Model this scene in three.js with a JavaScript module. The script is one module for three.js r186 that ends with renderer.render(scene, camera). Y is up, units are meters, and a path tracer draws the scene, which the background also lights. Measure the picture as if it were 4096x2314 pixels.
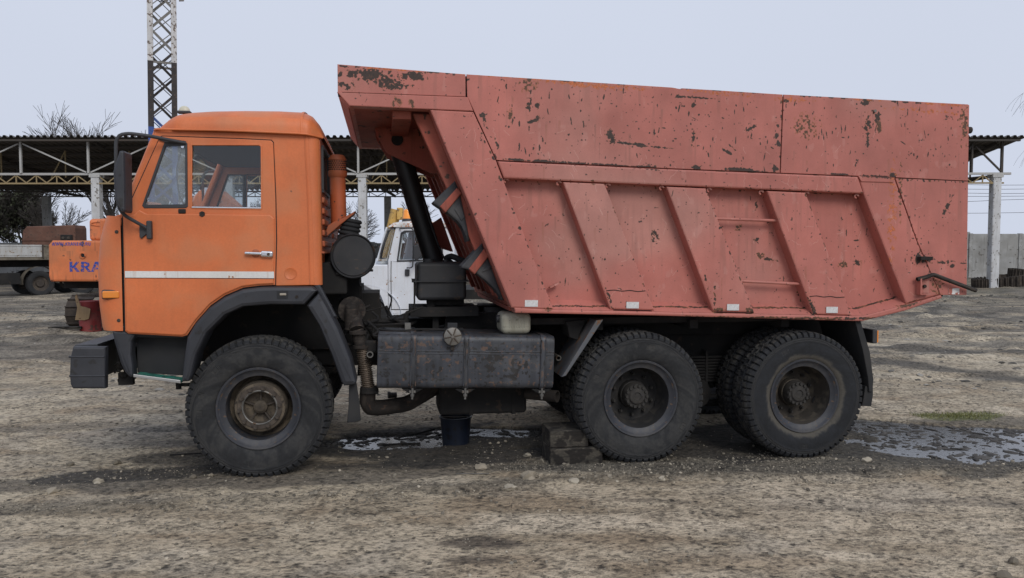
import * as THREE from 'three';
import { mergeGeometries, mergeVertices, toCreasedNormals } from 'three/addons/utils/BufferGeometryUtils.js';
import { RoundedBoxGeometry } from 'three/addons/geometries/RoundedBoxGeometry.js';
import { TextGeometry } from 'three/addons/geometries/TextGeometry.js';
import { FontLoader } from 'three/addons/loaders/FontLoader.js';

// ---------------------------------------------------------------- camera, sky, sun, exposure
const scene = new THREE.Scene();
const camera = new THREE.PerspectiveCamera(40.34, 1024 / 578, 0.1, 900);
camera.position.set(0, 1.665, 0);
camera.rotation.set(-0.04822, 0, 0);
scene.add(camera);

const renderer = new THREE.WebGLRenderer({ antialias: true });
renderer.setSize(1024, 578);
renderer.toneMapping = THREE.LinearToneMapping;
renderer.toneMappingExposure = 1.0;
renderer.shadowMap.enabled = true;
renderer.shadowMap.type = THREE.PCFSoftShadowMap;

// overcast sky: an even, faintly blue sheet of cloud with soft mottling
function hash(i, j, s) { let h = (i * 374761393 + j * 668265263 + s * 974634777) | 0; h = Math.imul(h ^ (h >>> 13), 1274126177); h = Math.imul(h ^ (h >>> 16), 2246822519); return ((h ^ (h >>> 15)) >>> 0) / 4294967296; }
const sm = (t) => t * t * (3 - 2 * t);
function noise(x, y, s = 0, p = 0) {                               // value noise, optional period p in cells
  let i = Math.floor(x), j = Math.floor(y); const u = sm(x - i), v = sm(y - j);
  let i1 = i + 1, j1 = j + 1;
  if (p) { i = ((i % p) + p) % p; j = ((j % p) + p) % p; i1 = ((i1 % p) + p) % p; j1 = ((j1 % p) + p) % p; }
  const a = hash(i, j, s), b = hash(i1, j, s), c = hash(i, j1, s), d = hash(i1, j1, s);
  return a + (b - a) * u + (c - a) * v + (a - b - c + d) * u * v;
}
function fbm(x, y, o = 4, s = 0, p = 0) { let a = 0, w = 0.5, t = 0; for (let k = 0; k < o; k++) { a += w * noise(x, y, s + k * 17, p); t += w; w *= 0.5; x *= 2; y *= 2; p *= 2; } return a / t; }
const S = (a, b, x) => { const t = Math.min(1, Math.max(0, (x - a) / (b - a))); return t * t * (3 - 2 * t); };
const mix = (a, b, t) => a + (b - a) * t;
function rng(seed) { let a = seed >>> 0; return () => { a = (a + 0x6D2B79F5) | 0; let t = Math.imul(a ^ (a >>> 15), 1 | a); t = (t + Math.imul(t ^ (t >>> 7), 61 | t)) ^ t; return ((t ^ (t >>> 14)) >>> 0) / 4294967296; }; }

{
  const w = 512, h = 256, d = new Float32Array(w * h * 4);
  for (let y = 0; y < h; y++) for (let x = 0; x < w; x++) {
    const el = (y / (h - 1) - 0.5) * Math.PI, az = x / w * Math.PI * 2;
    const cx = Math.cos(az) * Math.cos(el), cz = Math.sin(az) * Math.cos(el), up = Math.max(0, Math.sin(el));
    const f = fbm(cx * 2.2 + 9, cz * 2.2 + up * 3 + 9, 4, 5);
    const k = 0.965 + 0.07 * f + 0.13 * up, o = (y * w + x) * 4;
    d[o] = 0.605 * k; d[o + 1] = 0.655 * k; d[o + 2] = 0.775 * k; d[o + 3] = 1;
  }
  const sky = new THREE.DataTexture(d, w, h, THREE.RGBAFormat, THREE.FloatType);
  sky.mapping = THREE.EquirectangularReflectionMapping; sky.magFilter = sky.minFilter = THREE.LinearFilter; sky.needsUpdate = true;
  scene.background = sky; scene.environment = sky;
}
const sun = new THREE.DirectionalLight(new THREE.Color().setRGB(1, 0.955, 0.89), 1.45);
sun.position.set(9, 17, 13); sun.target.position.set(0, 1, -7);
sun.castShadow = true; sun.shadow.radius = 46; sun.shadow.mapSize.set(2048, 2048);
Object.assign(sun.shadow.camera, { left: -34, right: 34, top: 34, bottom: -34, near: 1, far: 110 });
scene.add(sun, sun.target);

// ---------------------------------------------------------------- helpers
const V = (x, y, z) => new THREE.Vector3(x, y, z);
const taken = {};
function numbered(n) { const k = taken[n] = (taken[n] ?? -1) + 1; return k ? `${n}_${String(k).padStart(3, '0')}` : n; }
function shade(o) { o.traverse((m) => { if (m.isMesh) { m.castShadow = true; m.receiveShadow = true; } }); return o; }
function tag(o, label, category, group, kind) { o.userData.label = label; o.userData.category = category; if (group) o.userData.group = group; if (kind) o.userData.kind = kind; return o; }
function thing(name, label, category, pos = [0, 0, 0], turn = 0, group) { const g = new THREE.Group(); g.name = numbered(name); g.position.set(...pos); g.rotation.y = turn; scene.add(g); return tag(g, label, category, group); }
function sub(name, parent) { const g = new THREE.Group(); g.name = name; parent.add(g); return g; }
function obj(name, geo, mat, parent = scene) {
  if (Array.isArray(geo)) geo = merge(geo);
  const m = new THREE.Mesh(geo, mat); m.name = parent === scene ? numbered(name) : name; m.castShadow = m.receiveShadow = true; parent.add(m); return m;
}
function plain(g) { g = g.index ? g.toNonIndexed() : g; for (const k of Object.keys(g.attributes)) if (!['position', 'normal', 'uv'].includes(k)) g.deleteAttribute(k); if (!g.attributes.normal) g.computeVertexNormals(); if (!g.attributes.uv) g.setAttribute('uv', new THREE.BufferAttribute(new Float32Array(g.attributes.position.count * 2), 2)); return g; }
function merge(list) { return list.length === 1 ? list[0] : mergeGeometries(list.map(plain)); }
// texture coordinates in metres, taken from the side of the box a face looks at
function boxUV(g, s = 1, ox = 0, oy = 0, sy = s) {
  g = plain(g); const p = g.attributes.position, uv = g.attributes.uv, a = V(), b = V(), c = V(), n = V();
  for (let i = 0; i < p.count; i += 3) {
    a.fromBufferAttribute(p, i); b.fromBufferAttribute(p, i + 1); c.fromBufferAttribute(p, i + 2);
    n.copy(b).sub(a).cross(c.clone().sub(a)); const ax = Math.abs(n.x), ay = Math.abs(n.y), az = Math.abs(n.z);
    [a, b, c].forEach((q, k) => { const [u, v] = az >= ax && az >= ay ? [q.x, q.y] : ax >= ay ? [q.z, q.y] : [q.x, q.z]; uv.setXY(i + k, (u - ox) * s, (v - oy) * sy); });
  }
  return g;
}
function box(w, h, d, x = 0, y = 0, z = 0, r = 0) { const g = r ? new RoundedBoxGeometry(w, h, d, 2, r) : new THREE.BoxGeometry(w, h, d); g.translate(x, y, z); return boxUV(g); }
function cyl(r0, r1, l, seg = 16, axis = 'y', x = 0, y = 0, z = 0, open = false) { const g = new THREE.CylinderGeometry(r0, r1, l, seg, 1, open); if (axis === 'z') g.rotateX(Math.PI / 2); if (axis === 'x') g.rotateZ(-Math.PI / 2); g.translate(x, y, z); return plain(g); }
function poly(pts, holes = []) { const s = new THREE.Shape(pts.map(([x, y]) => new THREE.Vector2(x, y))); for (const h of holes) s.holes.push(new THREE.Path(h.map(([x, y]) => new THREE.Vector2(x, y)))); return s; }
// a plate cut from outline pts (x, y), lying between z0 and z1, with a small chamfer
function plate(pts, z0, z1, bev = 0.004, holes = []) { const t = z1 - z0, b = Math.min(bev, t * 0.45); const g = new THREE.ExtrudeGeometry(poly(pts, holes), { depth: t - 2 * b, bevelEnabled: b > 0, bevelThickness: b, bevelSize: b, bevelOffset: -b, bevelSegments: 2, curveSegments: 8 }); g.translate(0, 0, z0 + b); return boxUV(g); }
function tube(pts, r, seg = 24, rad = 8, closed = false) { return plain(new THREE.TubeGeometry(new THREE.CatmullRomCurve3(pts.map((p) => V(...p)), closed, 'catmullrom', 0.3), seg, r, rad, closed)); }
function rod(a, b, r0, r1 = r0, n = 8) { const A = V(...a), B = V(...b), d = B.clone().sub(A), g = new THREE.CylinderGeometry(r1, r0, d.length(), n, 1); g.applyQuaternion(new THREE.Quaternion().setFromUnitVectors(V(0, 1, 0), d.normalize())); g.translate((A.x + B.x) / 2, (A.y + B.y) / 2, (A.z + B.z) / 2); return plain(g); }
const unitBox = boxUV(new THREE.BoxGeometry(1, 1, 1));
function bar(name, a, b, w, h, mat, parent) {                      // a straight rectangular bar from a to b, sharing one geometry
  const A = V(...a), B = V(...b), m = new THREE.Mesh(unitBox, mat), d = B.clone().sub(A); m.name = name; m.castShadow = m.receiveShadow = true;
  m.position.copy(A).add(B).multiplyScalar(0.5); m.scale.set(w, d.length(), h); m.quaternion.setFromUnitVectors(V(0, 1, 0), d.normalize()); parent.add(m); return m;
}
function lathe(pts, seg = 48) { const g = new THREE.LatheGeometry(pts.map(([r, z]) => new THREE.Vector2(r, z)), seg); g.rotateX(Math.PI / 2); return toCreasedNormals(plain(g), 0.6); }   // axis along z, profile (radius, z)
function surface(nu, nv, f) {                                      // a grid surface from f(u, v) -> [x, y, z]
  const pos = [], uv = [], idx = [];
  for (let j = 0; j <= nv; j++) for (let i = 0; i <= nu; i++) { pos.push(...f(i / nu, j / nv)); uv.push(i / nu, j / nv); }
  for (let j = 0; j < nv; j++) for (let i = 0; i < nu; i++) { const a = j * (nu + 1) + i, b = a + 1, c = a + nu + 1, d = c + 1; idx.push(a, b, d, a, d, c); }
  const g = new THREE.BufferGeometry(); g.setAttribute('position', new THREE.Float32BufferAttribute(pos, 3)); g.setAttribute('uv', new THREE.Float32BufferAttribute(uv, 2)); g.setIndex(idx); g.computeVertexNormals(); return g;
}
function mirrorZ(g) { g = plain(g.clone()); g.scale(1, 1, -1); const p = g.attributes; for (const k of ['position', 'normal', 'uv']) { const a = p[k], n = a.itemSize; for (let i = 0; i < a.count; i += 3) for (let c = 0; c < n; c++) { const t = a.array[(i + 1) * n + c]; a.array[(i + 1) * n + c] = a.array[(i + 2) * n + c]; a.array[(i + 2) * n + c] = t; } } return g; }

// ---------------------------------------------------------------- textures
function pixels(w, h, f, color = true) {
  const d = new Uint8Array(w * h * 4);
  for (let y = 0; y < h; y++) for (let x = 0; x < w; x++) { const c = f(x, y), o = (y * w + x) * 4; for (let k = 0; k < 3; k++) d[o + k] = Math.max(0, Math.min(255, c[k])); d[o + 3] = 255; }
  const t = new THREE.DataTexture(d, w, h); t.wrapS = t.wrapT = THREE.RepeatWrapping; t.magFilter = THREE.LinearFilter; t.minFilter = THREE.LinearMipmapLinearFilter; t.generateMipmaps = true; if (color) t.colorSpace = THREE.SRGBColorSpace; t.needsUpdate = true; return t;
}
// worn paint, one tile: base colour with cloudy fading, vertical runs, spots where the paint has gone
function paint(base, bare, { size = 256, chips = 0.5, runs = 0.5, cloud = 0.1, seed = 1, dust = [150, 140, 125], dusty = 0.1 } = {}) {
  return pixels(size, size, (x, y) => {
    const u = x / size, v = y / size;
    const c = 1 + cloud * (fbm(u * 4, v * 4, 4, seed, 4) - 0.5) * 2 + 0.04 * (noise(u * 128, v * 128, seed + 3, 128) - 0.5);
    const r = runs * S(0.56, 0.8, fbm(u * 40, v * 3, 3, seed + 7, 0 || 1e9)) * 0.35;
    const ch = fbm(u * 18, v * 18, 4, seed + 11, 18), big = fbm(u * 3, v * 3, 2, seed + 19, 3);
    const k = S(0.80 - 0.16 * chips - 0.10 * (big - 0.5), 0.82 - 0.16 * chips - 0.10 * (big - 0.5), ch);
    const du = dusty * S(0.4, 0.75, fbm(u * 6, v * 6, 4, seed + 29, 6));
    return base.map((b, i) => mix(mix(mix(b * c, bare[i], r), bare[i], k), dust[i], du));
  });
}
const M = {};
function std(o) { return new THREE.MeshStandardMaterial({ roughness: 0.8, metalness: 0, ...o }); }
const lin = (r, g, b) => new THREE.Color().setRGB(r, g, b);
// ---------------------------------------------------------------- ground
const rut = [[-6, -4.6], [-3.28, -4.97], [-2.07, -5.15], [-1.1, -5.28], [-0.26, -5.48], [0.46, -5.66], [1.41, -5.83], [2.36, -5.86], [3.61, -6.07], [6, -6.3]];
function segDist(x, z, a, b) { const dx = b[0] - a[0], dz = b[1] - a[1], t = Math.min(1, Math.max(0, ((x - a[0]) * dx + (z - a[1]) * dz) / (dx * dx + dz * dz))); return Math.hypot(x - a[0] - t * dx, z - a[1] - t * dz); }
function lineDist(x, z, line) { let d = 1e9; for (let i = 0; i + 1 < line.length; i++) d = Math.min(d, segDist(x, z, line[i], line[i + 1])); return d; }
function blob(x, z, cx, cz, rx, rz, turn = 0, rag = 0.5, seed = 0, f = 2.2) {      // 1 inside a ragged ellipse, 0 outside
  const c = Math.cos(turn), s = Math.sin(turn), dx = x - cx, dz = z - cz, a = (dx * c + dz * s) / rx, b = (-dx * s + dz * c) / rz;
  const q = Math.hypot(a, b) + rag * (fbm(x * f + 31, z * f * 1.6 + 17, 4, 40 + seed) - 0.5) * 2;
  return 1 - S(0.8, 1.08, q);
}
const puddles = [                                                  // [x, z, rx, rz, turn, depth, seed]
  [4.45, -6.95, 1.5, 0.62, -0.10, 0.046, 1], [3.6, -7.55, 0.85, 0.42, 0.40, 0.044, 2], [5.6, -6.9, 1.3, 0.8, 0, 0.046, 3],
  [-0.98, -6.86, 0.72, 0.30, -0.14, 0.036, 4], [-0.1, -7.22, 0.72, 0.2, 0.1, 0.034, 5], [0.22, -6.58, 0.22, 0.06, 0, 0.03, 6],
];
const WATER_Y = { right: -0.052, left: -0.021 };
function wetness(x, z) { let w = 0; for (const [cx, cz, rx, rz, t, , s] of puddles) w = Math.max(w, blob(x, z, cx, cz, rx, rz, t, 0.34, s, 2.4)); return w; }
const far = (z) => S(9, 40, -z);
function groundY(x, z) {
  let y = -0.032 * S(0.2, 2.6, x);
  const amp = 1 + 2.2 * S(9, 26, -z);
  y += amp * (0.030 * (fbm(x * 0.55 + 3, z * 0.9 + 8, 3, 61) - 0.5) * (0.35 + 0.65 * S(8.2, 11, -z)) + 0.012 * (fbm(x * 3.1, z * 5.2, 3, 63) - 0.5));
  if (z > -14) y += 0.011 * (fbm(x * 15, z * 21, 3, 67) - 0.5) + 0.004 * (noise(x * 37, z * 37, 69) - 0.5);
  if (z < -8.5) { const r = Math.abs(fbm(x * 0.28 + 20, z * 0.75 + x * 0.1, 3, 71) - 0.5) * 2; y += 0.09 * S(8.5, 13, -z) * (1 - S(0, 0.22, r)) * (0.4 + fbm(x * 2.5, z * 4, 2, 73)); }
  const rd = lineDist(x, z, rut) + 0.16 * (fbm(x * 2.6, z * 2.6, 3, 75) - 0.5);
  y += 0.024 * (1 - S(0.02, 0.14, rd)) * S(0.4, 0.62, fbm(x * 4, z * 4, 3, 77));
  for (const [cx, cz] of [[-1.87, -5.83], [1.0, -6.26], [2.37, -6.48]]) { const q = Math.hypot((x - cx) / 0.36, (z - cz) / 0.24); if (q < 1) y += 0.016 * (1 - q * q) * (0.6 + 0.6 * noise(x * 22, z * 22, 74)); }
  for (const [cx, cz, rx, rz, t, dep, s] of puddles) y -= dep * blob(x, z, cx, cz, rx, rz, t, 0.34, s, 2.4) * (0.72 + 0.75 * fbm(x * 7, z * 13, 3, 79));
  return y;
}
const C_DRY = [0.475, 0.405, 0.300], C_PALE = [0.57, 0.495, 0.38], C_DAMP = [0.275, 0.220, 0.150], C_DARK = [0.040, 0.036, 0.032], C_WET = [0.040, 0.037, 0.034], C_GREY = [0.31, 0.28, 0.235], C_OLIVE = [0.155, 0.15, 0.095], C_RUST = [0.31, 0.235, 0.155];
function groundColor(x, z) {
  const c = [...C_DRY], put = (k, t) => { for (let i = 0; i < 3; i++) c[i] = mix(c[i], k[i], t); };
  const d = -z, streak = fbm(x * 0.7 + z * 0.12, z * 4.2 - x * 0.25, 4, 81), cloudy = fbm(x * 0.9, z * 1.7, 4, 83), mid = fbm(x * 3.2, z * 6.0, 4, 85);
  put(C_PALE, 0.8 * S(0.5, 0.72, fbm(x * 1.1 + 5, z * 2.3, 3, 87)));
  put(C_DAMP, 0.72 * S(0.52, 0.70, streak) * (0.5 + 0.5 * S(0.35, 0.65, cloudy)));
  put(C_RUST, 0.6 * S(0.56, 0.74, fbm(x * 1.6 + 40, z * 3.1, 3, 89)));
  put(C_DAMP, 0.4 * S(0.55, 0.68, mid));
  put(C_GREY, 0.35 * S(0.55, 0.7, fbm(x * 2.1 + 9, z * 2.7 + 4, 3, 91)));
  // dark churned bands farther off
  if (d > 8.6) {
    const band = fbm(x * 0.16 + 3, z * 0.5 - x * 0.05, 4, 93), fine = fbm(x * 1.4, z * 3.2, 4, 95);
    const right = S(3, 8, x);
    const t = S(0.47, 0.60, band * 0.6 + fine * 0.4) * S(8.6, 10.5, d) + right * 0.75 * S(14.5, 17, d + 3 * (fine - 0.5)) * S(0.3, 0.55, fine) + (1 - right) * 0.85 * S(11, 12, d + 2 * (fine - 0.5)) * (1 - S(13, 14.4, d + 2 * (fine - 0.5))) + (1 - right) * 0.8 * S(19, 21, d) * S(0.3, 0.5, fine);
    put([0.085, 0.078, 0.070], Math.min(1, t) * 0.9);
    put([0.42, 0.375, 0.30], 0.45 * S(0.56, 0.68, fine) * S(9, 13, d));
    put(C_OLIVE, 0.35 * right * S(22, 30, d) * S(0.45, 0.6, fbm(x * 0.9, z * 1.3, 3, 97)));
  }
  // ruts torn open on the right behind the truck
  for (const l of [[[3.6, -12.2], [5.2, -11.9], [6.2, -10.9], [7.4, -9.6]], [[4.6, -14.6], [6.6, -13.4], [8.6, -12.6]]]) { const rd = lineDist(x, z, l) + 0.5 * (fbm(x * 1.6, z * 2.6, 4, 99) - 0.5); put([0.075, 0.068, 0.060], 0.85 * (1 - S(0.12, 0.42, rd))); }
  // oil and damp soaked in under and beside the lorry
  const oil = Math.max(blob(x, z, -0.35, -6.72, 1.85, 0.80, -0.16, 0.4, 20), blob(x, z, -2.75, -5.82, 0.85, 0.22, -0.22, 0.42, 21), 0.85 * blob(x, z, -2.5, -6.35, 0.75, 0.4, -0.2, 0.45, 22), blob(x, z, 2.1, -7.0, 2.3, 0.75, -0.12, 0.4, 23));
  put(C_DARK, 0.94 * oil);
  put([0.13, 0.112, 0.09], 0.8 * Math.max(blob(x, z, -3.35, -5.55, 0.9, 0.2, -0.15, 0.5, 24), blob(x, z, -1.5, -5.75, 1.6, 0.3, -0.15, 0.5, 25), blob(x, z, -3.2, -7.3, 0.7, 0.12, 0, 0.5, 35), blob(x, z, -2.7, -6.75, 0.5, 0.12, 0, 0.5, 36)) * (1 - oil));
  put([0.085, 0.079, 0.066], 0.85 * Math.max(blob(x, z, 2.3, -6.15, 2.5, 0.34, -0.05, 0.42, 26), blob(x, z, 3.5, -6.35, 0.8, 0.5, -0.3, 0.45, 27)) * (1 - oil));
  put([0.30, 0.28, 0.25], 0.5 * blob(x, z, -3.3, -7.0, 0.75, 0.42, 0, 0.5, 28) * (1 - oil));
  // two old oil drips and some damp patches in front
  put([0.075, 0.06, 0.047], 0.8 * Math.max(blob(x, z, -0.18, -4.43, 0.26, 0.10, 0, 0.35, 29, 5), 0.85 * blob(x, z, -0.2, -4.17, 0.17, 0.06, 0, 0.4, 30, 6), 0.6 * blob(x, z, 0.93, -5.2, 0.3, 0.05, 0.1, 0.5, 31, 5), 0.6 * blob(x, z, 3.35, -5.25, 0.7, 0.1, 0, 0.5, 32, 4), 0.5 * blob(x, z, 2.05, -5.1, 0.5, 0.05, 0, 0.5, 33, 4)));
  const rd = lineDist(x, z, rut) + 0.3 * (fbm(x * 2.2, z * 3.4, 4, 101) - 0.5); put([0.125, 0.11, 0.085], 0.6 * (1 - S(0.02, 0.17, rd)));
  const rd2 = segDist(x, z, [-6, -6.9], [-3.6, -7.55]) + 0.35 * (fbm(x * 2, z * 3, 4, 103) - 0.5); put([0.12, 0.10, 0.078], 0.6 * (1 - S(0.03, 0.22, rd2)));
  const w = wetness(x, z); put(C_WET, 0.92 * S(0.05, 0.6, w));
  put([0.09, 0.082, 0.068], 0.7 * (Math.max(blob(x, z, 4.4, -7.0, 2.0, 0.95, -0.1, 0.35, 37)) * (1 - S(0.05, 0.5, w))));
  put([0.12, 0.16, 0.04], 0.55 * blob(x, z, 4.6, -8.0, 0.5, 0.2, -0.05, 0.5, 34));
  return c;
}
{
  const axis = (list) => { const o = []; for (let i = 0; i + 1 < list.length; i++) { const [a, st] = list[i], b = list[i + 1][0], n = Math.max(1, Math.round(Math.abs(b - a) / st)); for (let k = 0; k < n; k++) o.push(a + (b - a) * k / n); } o.push(list[list.length - 1][0]); return o; };
  const xs = axis([[-420, 40], [-60, 4], [-26, 0.7], [-11, 0.16], [-5.2, 0.032], [5.6, 0.16], [13, 0.7], [40, 5], [80, 40], [420, 1]]);
  const zs = axis([[60, 8], [4, 1], [-1, 0.25], [-2.8, 0.030], [-8.6, 0.05], [-12, 0.1], [-18, 0.22], [-30, 0.6], [-60, 6], [-140, 40], [-480, 1]]);
  const pos = [], col = [], uv = [], idx = [], nx = xs.length;
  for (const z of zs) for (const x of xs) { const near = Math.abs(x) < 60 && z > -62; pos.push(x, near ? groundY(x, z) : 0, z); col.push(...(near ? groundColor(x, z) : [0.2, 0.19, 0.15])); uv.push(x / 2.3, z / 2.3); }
  for (let j = 0; j + 1 < zs.length; j++) for (let i = 0; i + 1 < nx; i++) { const a = j * nx + i, b = a + 1, c = a + nx, d = c + 1; idx.push(a, b, d, a, d, c); }
  const g = new THREE.BufferGeometry(); g.setAttribute('position', new THREE.Float32BufferAttribute(pos, 3)); g.setAttribute('color', new THREE.Float32BufferAttribute(col, 3)); g.setAttribute('uv', new THREE.Float32BufferAttribute(uv, 2)); g.setIndex(idx); g.computeVertexNormals();
  // grit: sand grains, crumbs of soil, small light stones
  const N = 1024, hgt = new Float32Array(N * N), R = rng(5), spot = new Float32Array(N * N);
  for (let k = 0; k < 9000; k++) { const cx = R() * N, cy = R() * N, r = 1.0 + 5.0 * R() ** 4, v = R() < 0.6 ? 0.15 + 0.45 * R() : -0.15 - 0.45 * R(); for (let y = Math.floor(cy - r); y <= cy + r; y++) for (let x = Math.floor(cx - r * 1.4); x <= cx + r * 1.4; x++) { const q = ((x - cx) / 1.4) ** 2 + (y - cy) ** 2; if (q < r * r) spot[((y + N) % N) * N + ((x + N) % N)] = v * (1 - q / (r * r) * 0.5); } }
  const val = (x, y) => { const u = x / N, v = y / N; return 0.84 + 0.45 * (fbm(u * 12, v * 12, 4, 111, 12) - 0.5) + 0.55 * (fbm(u * 44, v * 44, 3, 117, 44) - 0.5) - 0.22 * S(0.60, 0.74, fbm(u * 30, v * 30, 4, 119, 30)) + 1.25 * (fbm(u * 84, v * 110, 3, 113, 0 || 1e9) - 0.5) - 0.26 * S(0.60, 0.74, fbm(u * 60 + 3, v * 95, 3, 121, 1e9)) + 0.34 * (noise(u * 400, v * 400, 115, 400) - 0.5) + 0.42 * spot[y * N + x]; };
  for (let y = 0; y < N; y++) for (let x = 0; x < N; x++) hgt[y * N + x] = val(x, y);
  const map = pixels(N, N, (x, y) => { const v = Math.max(0.12, hgt[y * N + x]), s = 255 * Math.pow(Math.min(1, v * 0.92), 1 / 2.2); return [s, s * 0.995, s * 0.985]; });
  const bump = pixels(N, N, (x, y) => { const v = 60 + 120 * hgt[y * N + x]; return [v, v, v]; }, false);
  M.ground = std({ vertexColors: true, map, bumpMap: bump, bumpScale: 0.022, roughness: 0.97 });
  const gr = obj('ground', g, M.ground); gr.castShadow = false; gr.userData.kind = 'structure';
  // the wet sheets: dark shallow water, standing where the ground dips below it
  M.water = new THREE.MeshPhysicalMaterial({ color: lin(0.085, 0.084, 0.082), roughness: 0.07, ior: 1.5, bumpMap: bump, bumpScale: 0.0004 });
  const sheet = (name, x0, x1, z0, z1, y) => { const w = obj(name, (() => { const q = new THREE.PlaneGeometry(x1 - x0, z1 - z0); q.rotateX(-Math.PI / 2); q.translate((x0 + x1) / 2, y, (z0 + z1) / 2); return boxUV(q, 0.8); })(), M.water); w.userData.kind = 'structure'; };
  sheet('puddle_water', 2.95, 6.5, -8.3, -5.95, WATER_Y.right);
  sheet('puddle_water', -1.75, 0.62, -7.6, -6.35, WATER_Y.left);
}
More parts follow.
